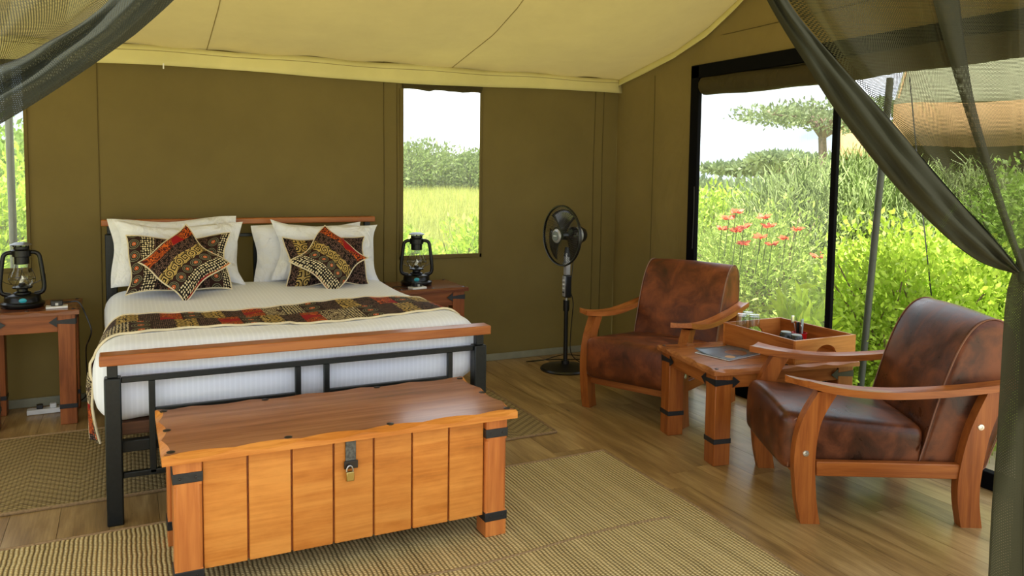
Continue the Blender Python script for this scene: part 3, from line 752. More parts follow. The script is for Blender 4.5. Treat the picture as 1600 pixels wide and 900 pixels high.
for x0, y0 in ((.035, .025), (CW-.035-S_, .025), (.035, CD-.025-S_), (CW-.035-S_, CD-.025-S_)):
    lg = MB(); lg.bx(x0, x0+S_, y0, y0+S_, 0, .105).bx(x0, x0+S_, y0, y0+S_, .40, .488)
    c = .010; lg.prism([(x0+c, y0), (x0+S_-c, y0), (x0+S_, y0+c), (x0+S_, y0+S_-c), (x0+S_-c, y0+S_), (x0+c, y0+S_), (x0, y0+S_-c), (x0, y0+c)], .10, .405, 'z')
    L = lg.build('leg', MAT['honeyZ'], ch, bevel=.0025)
    for zb in (.065, .412):
        MB().bx(x0-.003, x0+S_+.003, y0-.003, y0+S_+.003, zb, zb+.036).build('iron_band', MAT['strap'], L, bevel=.002)
        for bx_ in (.22, .78): MB().lathe([(0, .003), (.004, .002), (.005, 0)], 8, T=Matrix.Translation((x0+S_*bx_, y0-.003, zb+.018)) @ Matrix.Rotation(PI/2, 4, 'X')).build('rivet', MAT['bolt'], L)
X0, X1 = .035+S_, CW-.035-S_; NB_ = 7; bwid = (X1-X0)/NB_
for i in range(NB_):
    MB().bx(X0+i*bwid+.0035, X0+(i+1)*bwid-.0035, .045, .063, .088, .488).build('front_board', MAT['honeyH'], ch, bevel=.003)
MB().bx(X0, X1, .058, .075, .09, .475).build('front_panel', MAT['redX'], ch)
for i in range(NB_):
    MB().bx(X0+i*bwid+.0035, X0+(i+1)*bwid-.0035, CD-.06, CD-.045, .088, .488).build('back_board', MAT['honeyH'], ch, bevel=.003)
Y0, Y1 = .025+S_, CD-.025-S_
for xa in (.05, CW-.066):
    for i in range(3):
        yy = Y0+i*(Y1-Y0)/3; MB().bx(xa, xa+.016, yy+.003, yy+(Y1-Y0)/3-.003, .088, .488).build('side_board', MAT['honeyH'], ch, bevel=.003)
MB().bx(.06, CW-.06, .06, CD-.06, .09, .10).build('bottom_panel', MAT['redX'], ch)
hp = MB().bx(.628, .668, .036, .042, .382, .486).build('hasp', plain('weathered_iron', (.10, .10, .09), .5, .5, nscale=90, namt=.6, bump=.3), ch, bevel=.002)
MB().bx(.622, .674, .030, .037, .372, .402).build('hasp_plate', MAT['bolt'], hp, bevel=.002)
pdl = thing('padlock', 'small brass padlock hanging from the hasp of the wooden chest', 'padlock', (.09, 2.845, .0095), rad(.3))
MB().bx(.626, .656, .014, .030, .330, .366).build('lock_body', MAT['brass'], pdl, bevel=.003)
MB().tube([(.640+.012*math.cos(a), .021+.0*a, .366+.022*math.sin(a)) for a in [PI*i/10 for i in range(11)]], .003, 8).build('shackle', MAT['steel'], pdl)

# ------------------------------------------------------------------ small square tables (nightstands) and coffee table
def strap_table(root, W, D, H, S, topm, legm, railm, apron=.085, per=.16, strap_z=None, band=.10, over=.022):
    tp = scallop_top(W, D, H-.028, H, .015, per, .4, .004).build('table_top', topm, root, smooth=12)
    for x, y in ((.03, .03), (W-.03, .03), (.03, D-.03), (W-.03, D-.03), (W/2, .025), (W/2, D-.025)): bolt(tp, x, y, H+.0005, .010)
    o = over; zs = strap_z or H-.028-.042
    for i, (x0, y0) in enumerate(((o, o), (W-o-S, o), (o, D-o-S), (W-o-S, D-o-S))):
        L = MB().bx(x0, x0+S, y0, y0+S, 0, H-.028).build('leg', legm, root, bevel=.004)
        MB().bx(x0-.0025, x0+S+.0025, y0-.0025, y0+S+.0025, band, band+.026).build('iron_band', MAT['strap'], L, bevel=.0015)
        fx = i % 2 == 0; fy = i < 2
        # arrow straps wrap the outer corner
        poly = arrow_strap(0, S+.045, .034)
        xs = o if fx else W-o; sg = 1 if fx else -1; yy = o if fy else D-o; yo = -1 if fy else 1
        m = MB(); P = [(xs+sg*a, zs+b_) for a, b_ in poly]; m.prism(P if sg*yo < 0 else P[::-1], yy, yy+yo*.003, 'y')
        Q = [(yy-yo*a, zs+b_) for a, b_ in poly]; m.prism(Q, xs, xs-sg*.003, 'x'); m.build('iron_strap', MAT['strap'], L)
    a0 = .008
    for nm, r in (('x', ((o+S, W-o-S, o+a0, o+a0+.02), (o+S, W-o-S, D-o-a0-.02, D-o-a0))), ('y', ((o+a0, o+a0+.02, o+S, D-o-S), (W-o-a0-.02, W-o-a0, o+S, D-o-S)))):
        for q in r: MB().bx(*q, H-.028-apron, H-.028).build('apron', railm[0] if nm == 'x' else railm[1], root, bevel=.002)
NH = .672
n1 = thing('nightstand', 'dark wooden nightstand with iron straps left of the bed, under the left lantern', 'nightstand', (-.775, 5.175, 0))
strap_table(n1, .52, .45, NH, .088, MAT['nightT'], MAT['redZ'], (MAT['redX'], MAT['redY']), .10, band=.095)
n2 = dup(n1, (1.655, 5.19, 0), 0, 'dark wooden nightstand with iron straps right of the bed, below the back window')
ct = thing('coffee_table', 'low wooden coffee table with scalloped top and iron straps between the armchairs', 'table', (2.655, 3.125, 0), rad(-9))
strap_table(ct, .88, .63, .505, .095, MAT['tableT'], MAT['armZ'], (MAT['armX'], MAT['armY']), .075, per=.17, band=.115)
# under the right nightstand tops: nothing

# lanterns
def lantern(loc, label, rz):
    L = thing('lantern', label, 'lantern', loc, rz); k = MAT['lan']
    MB().lathe([(0, 0), (.105, 0), (.112, .012), (.112, .025), (.095, .034), (.092, .062), (.086, .070), (.05, .078), (0, .080)], 32).build('fuel_tank', k, L, smooth=50)
    MB().lathe([(.045, .075), (.045, .085), (.028, .092), (.028, .105), (.050, .110), (.052, .118), (.020, .124), (.014, .14), (0, .141)], 24).build('burner', k, L, smooth=50)
    for s in (-1, 1):
        MB().tube([spline([(s*.060, 0, .072), (s*.098, 0, .082), (s*.110, 0, .115), (s*.104, 0, .19), (s*.094, 0, .27), (s*.085, 0, .305), (s*.060, 0, .318), (s*.036, 0, .314)], i/24) for i in range(25)], .0125, 10).build('side_tube', k, L)
    MB().lathe([(.034, .118), (.052, .135), (.060, .158), (.056, .185), (.042, .215), (.036, .25), (.035, .262)], 28).build('glass_globe', MAT['glass'], L, smooth=180)
    MB().lathe([(.036, .25), (.040, .252), (.040, .292), (.050, .296), (.050, .330), (.042, .338), (.042, .352), (0, .354)], 28).build('chimney', k, L, smooth=40)
    cp = MB().lathe([(.0, .378), (.030, .376), (.056, .365), (.058, .361), (.03, .363), (0, .364)], 24).build('cap', plain('worn_lantern_cap', (.25, .26, .27), .3, .7), L, smooth=40)
    for i in range(8):
        a = i*PI/4; MB().tube([(.036*math.cos(a), .036*math.sin(a), .350), (.040*math.cos(a), .040*math.sin(a), .366)], .004, 5).build('cap_strut', k, cp)
    W_ = []
    for i in range(4):
        a = PI/4+i*PI/2
        W_.append([(r*math.cos(a+o), r*math.sin(a+o), z) for r, z, o in ((.05, .115, 0), (.068, .14, .3), (.070, .165, .5), (.062, .19, .7), (.045, .225, .8))])
    m = MB()
    for q in W_: m.tube([spline(q, i/10) for i in range(11)], .0016, 5)
    m.tube([(.069*math.cos(2*PI*i/24), .069*math.sin(2*PI*i/24), .165) for i in range(24)], .0016, 5, closed=True)
    m.build('wire_guard', k, L)
    MB().tube([(-.01, 0, .14), (.0, 0, .155), (.006, 0, .165), (0, 0, .182)], [.006, .010, .008, .002], 8).build('wick', plain('pale_bulb', (.85, .82, .72), .3), L)
    e = MB().lathe([(0, .003), (.014, .002), (.017, 0)], 20, T=Matrix.Translation((.0, -.0925, .048)) @ Matrix.Rotation(PI/2, 4, 'X') @ Matrix.Diagonal((1.15, .8, 1, 1))).build('emblem', MAT['teal'], L)
    MB().tube([spline([(-.104, 0, .19), (-.118, .05, .17), (-.06, .11, .12), (.06, .11, .12), (.118, .05, .17), (.104, 0, .19)], i/24) for i in range(25)], .0018, 5).build('bail_handle', k, L)
    return L
lantern((-.552, 5.385, NH+.0005), 'black hurricane lantern with teal badge on the left nightstand', rad(6))
lantern((1.870, 5.435, NH+.0005), 'black hurricane lantern on the right nightstand, in front of the back window', rad(-18))

# gadgets on the nightstands
def gadget(loc, lab, rz, lab2):
    pad = MB().bx(-.055, .055, -.035, .035, 0, .012).build('notepad', MAT['page'], bevel=.001)
    pad.location = loc; pad.rotation_euler = (0, 0, rz); tag(pad, lab, 'notepad')
    r = thing('charging_dock', lab2, 'charger', (loc[0], loc[1]+.0, loc[2]+.0125), rz)
    MB().bx(-.03, .03, -.015, .03, 0, .030).build('dock_body', MAT['black'], r, bevel=.004)
    MB().bx(-.008, .008, -.019, -.014, .003, .018).build('dock_face', MAT['silver'], r, bevel=.001)
    return r
NS = NH+.0008
gadget((-.372, 5.275, NS), 'small pale notepad on the left nightstand beside the lantern', rad(3), 'black charging dock with cable on the notepad, left nightstand')
gadget((1.815, 5.255, NS), 'small dark notepad on the right nightstand in front of the lantern', rad(12), 'black charging dock on the notepad, right nightstand')
c1 = MB().tube([spline([(-.345, 5.295, NS+.025), (-.31, 5.33, NS+.022), (-.262, 5.33, NS+.016), (-.222, 5.31, .60), (-.20, 5.30, .52), (-.215, 5.32, .46), (-.235, 5.40, .38), (-.24, 5.50, .10), (-.30, 5.60, .02)], i/50) for i in range(51)], .0042, 6).build('power_cable', MAT['black'])
tag(c1, 'black cable drooping off the right edge of the left nightstand', 'cable')
c2 = MB().tube([spline([(1.785, 5.265, NS+.022), (1.745, 5.29, NS+.006), (1.70, 5.33, NS+.008), (1.655, 5.34, NS-.02), (1.64, 5.36, .45), (1.64, 5.5, .1)], i/30) for i in range(31)], .004, 6).build('power_cable', MAT['black'])
tag(c2, 'black cable running off the left edge of the right nightstand', 'cable')
ps = thing('power_strip', 'white power strip with plugs on the floor behind the left nightstand', 'power strip', (-.43, 5.50, .001), rad(3))
MB().bx(-.13, .13, -.03, .03, 0, .03).build('strip_body', MAT['white'], ps, bevel=.005)
for i in range(3): MB().bx(-.08+i*.07, -.045+i*.07, -.018, .018, .03, .055).build('plug', MAT['black'] if i != 1 else MAT['white'], ps, bevel=.004)

# ------------------------------------------------------------------ pedestal fan
fp = at(883, 577, 'z', 0); fan = thing('pedestal_fan', 'black pedestal fan with silver control column standing by the back wall', 'fan', (fp.x, fp.y, 0))
bk = MAT['black']
MB().lathe([(0, 0), (.185, 0), (.190, .008), (.180, .020), (.06, .038), (.03, .045), (.03, .07), (0, .07)], 40).build('base', bk, fan, smooth=40)
MB().tube([(0, 0, .05), (0, 0, .45)], .016, 14).build('lower_pole', bk, fan)
MB().tube([(0, 0, .45), (0, 0, .53)], .024, 14).build('collar', bk, fan)
MB().tube([(0, 0, .53), (0, 0, .78)], .011, 12).build('upper_pole', MAT['steel'], fan)
ctl = MB().bx(-.022, .03, -.026, .026, .55, .72).build('control_box', bk, fan, bevel=.008)
MB().bx(-.026, -.02, -.02, .02, .56, .715).build('control_face', MAT['silver'], ctl, bevel=.002)
for i in range(4): MB().bx(-.031, -.026, -.012, .012, .585+i*.03, .597+i*.03).build('button', MAT['white'] if i else MAT['black'], ctl, bevel=.002)
MB().bx(-.020, .022, -.022, .022, .72, .89).build('neck_cover', MAT['silver'], fan, bevel=.008)
MB().lathe([(0, .012), (.016, .010), (.018, 0)], 16, T=Matrix.Translation((-.02, -.0, .80)) @ Matrix.Rotation(-PI/2, 4, 'Y')).build('knob', MAT['steel'], fan)
MB().tube([(0, 0, .86), (.01, 0, .93)], .026, 12).build('neck_joint', bk, fan)
head = bpy.data.objects.new('fan_head', None)
TH = Matrix.Translation((-.02, -.01, 1.02)) @ Matrix.Rotation(rad(188-180), 4, 'Z') @ Matrix.Rotation(rad(-90), 4, 'Y')  # local +z -> room -x
R_ = .222
def ringm(m, r, z, t, n=48): m.tube([TH @ Vector((r*math.cos(2*PI*i/n), r*math.sin(2*PI*i/n), z)) for i in range(n)], t, 6, closed=True)
m = MB(); ringm(m, R_, .045, .006); ringm(m, R_, .033, .006); ringm(m, .06, .085, .002)
fg = m.build('grille_rim', bk, fan)
m = MB()
for i in range(72):
    a = 2*PI*i/72; m.tube([TH @ Vector((r*math.cos(a), r*math.sin(a), z)) for r, z in ((.045, .088), (.12, .086), (.19, .068), (R_, .045))], .0011, 4, caps=False)
m.build('front_grille', bk, fan, kind='stuff')
m = MB()
for i in range(60):
    a = 2*PI*i/60; m.tube([TH @ Vector((r*math.cos(a), r*math.sin(a), z)) for r, z in ((.05, -.045), (.13, -.035), (.20, .005), (R_, .035))], .0011, 4, caps=False)
m.build('rear_grille', bk, fan, kind='stuff')
bg_ = MB().lathe([(0, .012), (.042, .010), (.052, .004), (.054, 0), (0, 0)], 32, T=TH @ Matrix.Translation((0, 0, .086))).build('badge', MAT['silver'], fan, smooth=40)
MB().lathe([(0, .003), (.034, .002), (.036, 0)], 28, T=TH @ Matrix.Translation((0, 0, .0985))).build('badge_centre', plain('grey_badge', (.12, .13, .14), .3), bg_)
MB().bx(-.018, .018, -.004, .004, 0, .002, T=TH @ Matrix.Translation((0, 0, .1015)) @ Matrix.Rotation(PI/2, 4, 'Z')).build('badge_print', MAT['white'], bg_)
MB().lathe([(0, -.17), (.05, -.165), (.062, -.14), (.062, -.06), (.045, -.045), (0, -.045)], 28, T=TH).build('motor', bk, fan, smooth=40)
MB().lathe([(.0628, -.12), (.0632, -.118), (.0632, -.085), (.0628, -.083)], 28, T=TH).build('motor_band', MAT['silver'], fan)
bl = plain('smoky_blade', (.035, .03, .024), .15)
for k in range(3):
    def bf(u, v):
        r = lerp(.03, .195, u); a = k*2*PI/3+(v-.5)*lerp(.9, 1.5, u); return TH @ Vector((r*math.cos(a), r*math.sin(a), .02+.03*(v-.5)))
    MB().grid(8, 10, bf).build('blade', bl, fan, smooth=180, solid=.002)
MB().lathe([(0, .05), (.03, .045), (.034, 0), (0, 0)], 20, T=TH).build('hub', bk, fan)
MB().tube([spline([(.03, .01, .98), (.055, .0, .9), (.05, 0, .78), (.035, 0, .66)], i/16) for i in range(17)], .0035, 6).build('head_cord', bk, fan)
MB().tube([spline([(.03, 0, .6), (.06, 0, .5), (.045, .0, .3), (.05, 0, .12), (.17, .05, .022), (.25, .2, .008), (0, .30, .008), (-.2, .26, .02), (-.12, .14, .05), (.1, .2, .06), (.4, .26, .01), (.7, .35, .008)], i/70) for i in range(71)], .0035, 6).build('mains_cord', bk, fan)

# ------------------------------------------------------------------ armchairs
def armchair(label, o, yd, lea, pip):
    yd = Vector(yd).normalized(); rz = math.atan2(-yd[0], yd[1])
    A = thing('armchair', label, 'armchair', (o[0], o[1], 0), rz)
    wz, wy, wx = MAT['armZ'], MAT['armY'], MAT['armX']
    def legp(cs, nb=18):   # centre line (y,z,halfwidth)
        q = [spline(cs, i/nb) for i in range(nb+1)]
        return [(a-h, z) for a, z, h in q]+[(a+h, z) for a, z, h in reversed(q)]
    FL = [(.0, 0, .041), (-.022, .12, .043), (-.033, .30, .045), (-.010, .45, .042), (.055, .578, .042)]
    BL = [(.683, 0, .044), (.665, .12, .046), (.668, .24, .047), (.700, .42, .044), (.765, .59, .042)]
    for sg in (-1, 1):
        xc = sg*.325
        for cs, fb in ((FL, 'f'), (BL, 'b')):
            p = legp(cs); m = MB(); n = len(p)//2
            L = MB().prism(p, xc-.027, xc+.027, 'x').build('leg', wz, A, smooth=25)
            yz = (-.03, .31) if fb == 'f' else (.70, .44)
            MB().lathe([(0, .002), (.004, .002), (.005, .004), (.0125, .003), (.014, 0)], 16, T=Matrix.Translation((xc+sg*.027, yz[0], yz[1])) @ Matrix.Rotation(sg*PI/2, 4, 'Y')).build('bolt', MAT['steel'], L, label='round steel bolt')
        # arm: dished plank
        def arm(u, v, top):
            y = lerp(-.075, .86, u); w0 = lerp(.050, .034, min(1, u*1.1)); xc2 = xc+sg*.012
            z = .588+.046*(1-u/.42)**2*(1 if u < .42 else 0)+(.055*((u-.42)/.58)**1.6 if u >= .42 else 0)
            z += (.0 if top else -.030); a = v*2-1
            sk = .035*a*sg*(1-u)**6
            return (xc2+a*w0, y+sk, z-.006*(1-a*a)*(1 if top else 0))
        m = MB(); g1 = MB().grid(26, 6, lambda u, v: arm(u, v, True)); g2 = MB().grid(26, 6, lambda u, v: arm(u, v, False))
        N1 = 27*7; vs = g1.v+g2.v; fs = [list(f) for f in g1.f]+[[j+N1 for j in f][::-1] for f in g2.f]
        ring = [i for i in range(27)]+[j*27+26 for j in range(1, 7)]+[6*27+i for i in range(25, -1, -1)]+[j*27 for j in range(5, 0, -1)]
        for i in range(len(ring)): a, b_ = ring[i], ring[(i+1) % len(ring)]; fs.append([a, N1+a, N1+b_, b_])
        MB().add(vs, fs).build('arm', wy, A, smooth=40, bevel=0)
        MB().bx(xc-.018, xc+.018, .02, .645, .208, .272).build('side_rail', wy, A, bevel=.004)
    MB().bx(-.30, .30, -.030, .0, .158, .225).build('front_rail', wx, A, bevel=.004)
    MB().bx(-.30, .30, .67, .70, .208, .272).build('rear_rail', wx, A, bevel=.004)
    def sf(q):
        x, y, z = q; k = (y+.30)/.60
        z += (.030 if z > 0 else 0)*(1-k)*1.0-(.02 if z > 0 else 0)*k; 
        if z > 0: z += .012*(1-(x/.3)**2)
        if y < -.15: y -= .020*(1-(x/.3)**4)*(1-(z/.12)**2 if abs(z) < .12 else 0)
        return (x, y, z)
    MB().rbox((0, .193, .325), (.594, .614, .225), .045, 8, sf).build('seat_cushion', lea, A, smooth=180)
    # back cushion: side outline swept across, rounded at both cheeks
    out_ = [(.475, .235), (.50, .36), (.535, .50), (.575, .64), (.625, .77), (.68, .855), (.74, .892), (.80, .885), (.845, .835), (.862, .74), (.852, .58), (.815, .42), (.775, .30), (.745, .235), (.65, .225), (.55, .225)]
    n = 64; O = []
    for i in range(n):
        t = i/n*len(out_); k = int(t); f = t-k; P = [out_[(k+j) % len(out_)] for j in (-1, 0, 1, 2)]
        O.append(tuple(.5*((2*P[1][c])+(-P[0][c]+P[2][c])*f+(2*P[0][c]-5*P[1][c]+4*P[2][c]-P[3][c])*f*f+(-P[0][c]+3*P[1][c]-3*P[2][c]+P[3][c])*f**3) for c in (0, 1)))
    cen = (sum(p[0] for p in O)/n, sum(p[1] for p in O)/n)
    rows = []; hw = .298
    def shrink(p, d): 
        v = Vector((p[0]-cen[0], p[1]-cen[1])); L = v.length; return (cen[0]+v.x*(1-d/L), cen[1]+v.y*(1-d/L))
    for x, d in ((-hw, .045), (-hw, .010), (-hw+.006, .002), (-hw+.02, 0), (-.15, -.005), (0, -.008), (.15, -.005), (hw-.02, 0), (hw-.006, .002), (hw, .010), (hw, .045)):
        rows.append([(x, *shrink(p, d)) for p in O])
    vs = [p for r in rows for p in r]; fs = [(i*n+j, i*n+(j+1) % n, (i+1)*n+(j+1) % n, (i+1)*n+j) for i in range(len(rows)-1) for j in range(n)]
    fs += [list(range(n))[::-1], [(len(rows)-1)*n+j for j in range(n)]]
    MB().add(vs, fs).build('back_cushion', lea, A, smooth=60)
    for sg in (-1, 1):
        MB().tube([(sg*(hw-.001), *shrink(p, .001)) for p in O], .0032, 6, closed=True).build('piping', pip, A, label='thin piping along the cushion edge')
        MB().tube([spline([(sg*.285, .475, .222), (sg*.292, .20, .432), (sg*.292, -.02, .452), (sg*.290, -.078, .40), (sg*.290, -.085, .23)], i/24) for i in range(14, 25)], .0035, 6).build('piping', pip, A, label='thin piping along the cushion edge')
    return A
armchair('rust-brown leather armchair with wooden arms facing out, near the back corner by the fan', (2.7965, 4.025), (.898, .44), MAT['leaA'], MAT['pipA'])
armchair('dark glossy brown leather armchair with wooden arms, nearest the camera beside the mesh curtain', (2.783, 2.7535), (.888, -.459), MAT['leaB'], MAT['pipB'])

# ------------------------------------------------------------------ tray and what stands on the coffee table
TZ = .506
tr = thing('serving_tray', 'deep wooden serving tray with cut-out handles on the coffee table', 'tray', (3.13, 3.06, TZ), rad(0))
TW, TD, THh, tt = .440, .56, .125, .014
def handle_wall(x0, x1, y, mat):
    n = 12; m = MB(); xc = (x0+x1)/2; a, h0, h1 = .075, .042, .088
    hole = [(xc-a, h0)]+[(xc-a+a*2*i/n, h0+(h1-h0)*math.sin(PI*i/n)**.5) for i in range(1, n)]+[(xc+a, h0)]
    for yy, rev in ((y, False), (y+tt, True)):
        o = len(m.v); 
        pts = [(x0, 0), (x1, 0), (x1, THh), (x0, THh)]+hole
        k = len(hole); up = [3]+[4+i for i in range(k)]+[2]
        fs = [[0, 1, 4+k-1, 4], [0, 4, 3], [1, 2, 4+k-1]]
        top = [4+i for i in range(k)]+[2, 3]
        for i in range(k-1): pass
        # split the region above the hole into strips
        vs = [(p[0], yy, p[1]) for p in pts]+[(hole[i][0], yy, THh) for i in range(k)]
        b0 = 4+k
        fs = [[0, 1, 4+k-1, 4], [0, 4, b0, 3], [1, 2, b0+k-1, 4+k-1]]+[[4+i, 4+i+1, b0+i+1, b0+i] for i in range(k-1)]
        m.add(vs, [f[::-1] if rev else f for f in fs])
    def strip(P, flip):
        for p, q in zip(P, P[1:]):
            f = (0, 1, 2, 3); vs = [(p[0], y, p[1]), (q[0], y, q[1]), (q[0], y+tt, q[1]), (p[0], y+tt, p[1])]; m.add(vs, [f if flip else f[::-1]])
    strip([(x0, 0), (x1, 0), (x1, THh), (x0, THh), (x0, 0)], True); strip(hole+[hole[0]], False)
    return m.build('handle_end', mat, tr)
handle_wall(0, TW, 0, MAT['tray']); handle_wall(0, TW, TD-tt, MAT['tray'])
MB().bx(0, tt, tt, TD-tt, 0, THh).build('side_wall', MAT['armY'], tr, bevel=.002)
MB().bx(TW-tt, TW, tt, TD-tt, 0, THh).build('side_wall', MAT['armY'], tr, bevel=.002)
MB().bx(tt, TW-tt, tt, TD-tt, .002, .010).build('tray_bottom', MAT['armY'], tr)
TM = Matrix.Translation((3.13, 3.06, TZ))
def trp(x, y, z=.0108): return TM @ Vector((x, y, z))
def mug(x, y, lab):
    g = thing('mug', lab, 'mug', trp(x, y), rad(-60)); 
    MB().lathe([(.041, 0), (.041, .004), (.038, .05), (.033, .078), (.029, .084)], 28).build('mug_body', MAT['mug'], g, smooth=40)
    MB().lathe([(.029, .084), (.027, .088), (.022, .085), (0, .085)], 28).build('mug_foot', MAT['mugb'], g, smooth=40, label='pale unglazed foot ring')
    MB().tube([spline([(.037, 0, .062), (.060, 0, .058), (.064, 0, .038), (.040, 0, .016)], i/12) for i in range(13)], .0042, 8).build('handle', MAT['mug'], g)
mug(.245, .315, 'dark grey mug upside down in the tray, farther from the camera'); mug(.235, .225, 'dark grey mug upside down in the tray, nearest the camera')
pot = thing('utensil_pot', 'red plastic pot in the wooden tray holding spoon and sachets', 'pot', trp(.350, .315))
MB().lathe([(0, 0), (.036, 0), (.041, .072), (.043, .074), (.038, .074), (.034, .004), (0, .004)], 28).build('pot_body', MAT['redpot'], pot, smooth=40)
pb = trp(.350, .315)
sp_ = thing('teaspoon', 'steel teaspoon standing in the red pot, leaning left', 'spoon', pb+Vector((0, 0, .006)))
MB().tube([(-.012, 0, 0), (-.034, .01, .12)], [.003, .002], 6).build('spoon_handle', MAT['steel'], sp_)
MB().rbox((-.043, .014, .145), (.022, .008, .045), .0039, 4, None, Matrix.Translation((0, 0, 0))).build('spoon_bowl', MAT['steel'], sp_, smooth=180)
for i, (dx, dy, tx, c, hh, lab) in enumerate(((.0, .01, -.05, MAT['black'], .125, 'thin dark sachet in the red pot beside the spoon'), (.006, -.008, .05, MAT['mugb'], .145, 'white sachet standing tallest in the red pot'), (.012, .008, .22, MAT['mug'], .135, 'black sachet leaning right in the red pot'), (-.006, -.012, -.18, MAT['steel'], .115, 'silvery sachet low in the red pot'))):
    q = MB().rbox((0, 0, hh/2), (.024, .005, hh), .0022, 4); q = q.build('sachet', c, smooth=60); q.location = pb+Vector((dx, dy, .008)); q.rotation_euler = (0, tx, .3*i); tag(q, lab, 'sachet')
for i, (x, y, lab) in enumerate(((.055, .47, 'clear tumbler upside down at the far left of the tray'), (.130, .50, 'clear tumbler upside down in the tray, middle of three'), (.105, .42, 'clear tumbler upside down in the tray, front of three'))):
    g = MB().lathe([(.032, 0), (.033, .002), (.030, .172), (.028, .176), (0, .176), (0, .166), (.0275, .165), (.0295, .004), (.031, 0)], 28).build('tumbler', MAT['tum'], smooth=40); g.location = trp(x, y); tag(g, lab, 'glass', )
# magazine
mg = thing('magazine', 'grey-blue magazine with curled cover lying on the coffee table', 'magazine', (2.985, 3.40, TZ), rad(-78))
MB().bx(-.115, .115, -.15, .15, .0005, .006).build('pages', MAT['page'], mg, bevel=.001)
MB().grid(12, 16, lambda u, v: (lerp(-.118, .118, u), lerp(-.152, .152, v), .0075+.022*max(0, 1-u*2.2)**2*max(0, 1-v*1.3))).build('cover', MAT['mag'], mg, smooth=180, solid=.0008)
MB().lathe([(0, 0), (.06, 0)], 24, (.03, .02, .0086)).build('cover_print', MAT['magb'], mg, label='round brown picture')
MB().lathe([(0, 0), (.028, 0)], 20, (.075, -.09, .0086)).build('cover_print', MAT['mago'], mg, label='ochre picture')

# ------------------------------------------------------------------ mesh curtains
def pl(pts, t):
    return spline(pts, t)
def sheet(fn, nu, nv, name, mat, par, su, sv):
    return MB().grid(nu, nv, fn, lambda u, v: (u*su, v*sv)).build(name, mat, par, smooth=180)
YC = 1.35
cur = thing('mesh_curtain', 'olive mesh curtain gathered and tied back at the right of the tent entrance', 'curtain', (0, 0, 0))
low = [(1165, -70), (1205, 12), (1252, 90), (1308, 175), (1395, 285), (1470, 362), (1530, 408), (1585, 428)]
upp = [(1195, -70), (1240, 12), (1310, 95), (1385, 178), (1448, 252), (1505, 318), (1555, 372), (1596, 424)]
def band(u, v):
    # three overlapping layers: u runs back and forth between the two outlines
    a, b_ = spline(low, v), spline(upp, v); q = u*3; k = int(min(q, 2.999)); f = q-k; f = f if k % 2 == 0 else 1-f
    f = lerp(f, f*.94+.03*math.sin(v*9+k*2), .6)
    p = at(lerp(a[0], b_[0], f), lerp(a[1], b_[1], f), 'y', YC+.018*k-.03*math.sin(f*PI)+.008*math.sin(v*14+f*5)+.010*math.sin(f*17+v*5)+.006*math.sin(v*31+f*9))
    return p
sheet(band, 36, 60, 'gathered_edge', MAT['meshF'], cur, .55, 1.0)
fanT = [(1195, -70), (1330, -70), (1480, -70), (1660, -70), (1900, -70)]
def fanf(u, v):
    a = spline(upp, v)
    # top position runs right; folds zigzag
    U = u+.028*math.sin(u*2*PI*5)*(1-.3*v)
    T = (lerp(1195, 1980, U), -70); K = (1588+u*42, 424)
    mid = ((T[0]+K[0])/2-20*(1-u)+0, (T[1]+K[1])/2+26*(1-u)+22)
    if u < .06: mid = None
    vv = v
    if mid: 
        x = (1-vv)**2*T[0]+2*vv*(1-vv)*mid[0]+vv*vv*K[0]; y = (1-vv)**2*T[1]+2*vv*(1-vv)*mid[1]+vv*vv*K[1]
    else: x, y = a
    w_ = max(0, 1-u/.22); x = lerp(x, a[0], w_**1.3); y = lerp(y, a[1], w_**1.3)
    return at(x, y, 'y', YC+.04+.05*math.sin(u*2*PI*5+.6)*(.9-.6*v)+.012*math.sin(u*40)*v)
sheet(fanf, 160, 60, 'spread_cloth', MAT['meshR'], cur, 1.9, 1.15)
low2 = [(1440, -70), (1465, 30), (1500, 150), (1536, 260), (1570, 360), (1594, 424)]
upp2 = [(1492, -70), (1503, 30), (1521, 150), (1551, 260), (1583, 360), (1604, 424)]
def fold2(u, v):
    a, b_ = spline(low2, v), spline(upp2, v); q = u*3; k = int(min(q, 2.999)); f = q-k; f = f if k % 2 == 0 else 1-f
    return at(lerp(a[0], b_[0], f), lerp(a[1], b_[1], f), 'y', YC-.02+.012*k-.02*math.sin(f*PI))
sheet(fold2, 24, 50, 'pleat', MAT['meshR'], cur, .25, 1.0)
# gathered fall below the tie
def fall(u, v, lay):
    z = lerp(1.30, .012, v) ; nar = math.exp(-(v/.07)**2)
    xl = lerp(1607, 1606, nar)-8*math.sin(min(1, v*2.2)*PI)*.6+(0 if v < .35 else (v-.35)*16)
    xr = lerp(1790, 1640, nar)
    c = at(xl, 600, 'y', YC); c2 = at(xr, 600, 'y', YC)
    x = lerp(c.x, c2.x, u); a = u*2*PI*4.5+lay*1.7
    y = YC+.04*lay-.01+(.060*math.sin(a)+.016*math.sin(a*2.3+v*3))*(1-.65*nar)
    x += .016*math.cos(a)*(1-.5*nar)+.006*math.sin(v*8+u*9)
    return (x, y, z)
for L_ in (0, 1): sheet(lambda u, v: fall(u, v, L_), 130, 50, 'hanging_fall', MAT['meshF'], cur, .9, 1.3)
tk = at(1622, 428, 'y', YC+.02)
MB().grid(48, 5, lambda u, v: (tk.x+(.046+.004*math.sin(v*PI)+.002*math.sin(u*50))*math.cos(2*PI*u), tk.y+(.048+.004*math.sin(v*PI))*math.sin(2*PI*u), tk.z+(v-.5)*.046+.006*math.sin(2*PI*u+1))).build('tie_back', plain('olive_tie', (.026, .030, .018), .85, 0, .1), cur, smooth=180, solid=.003)
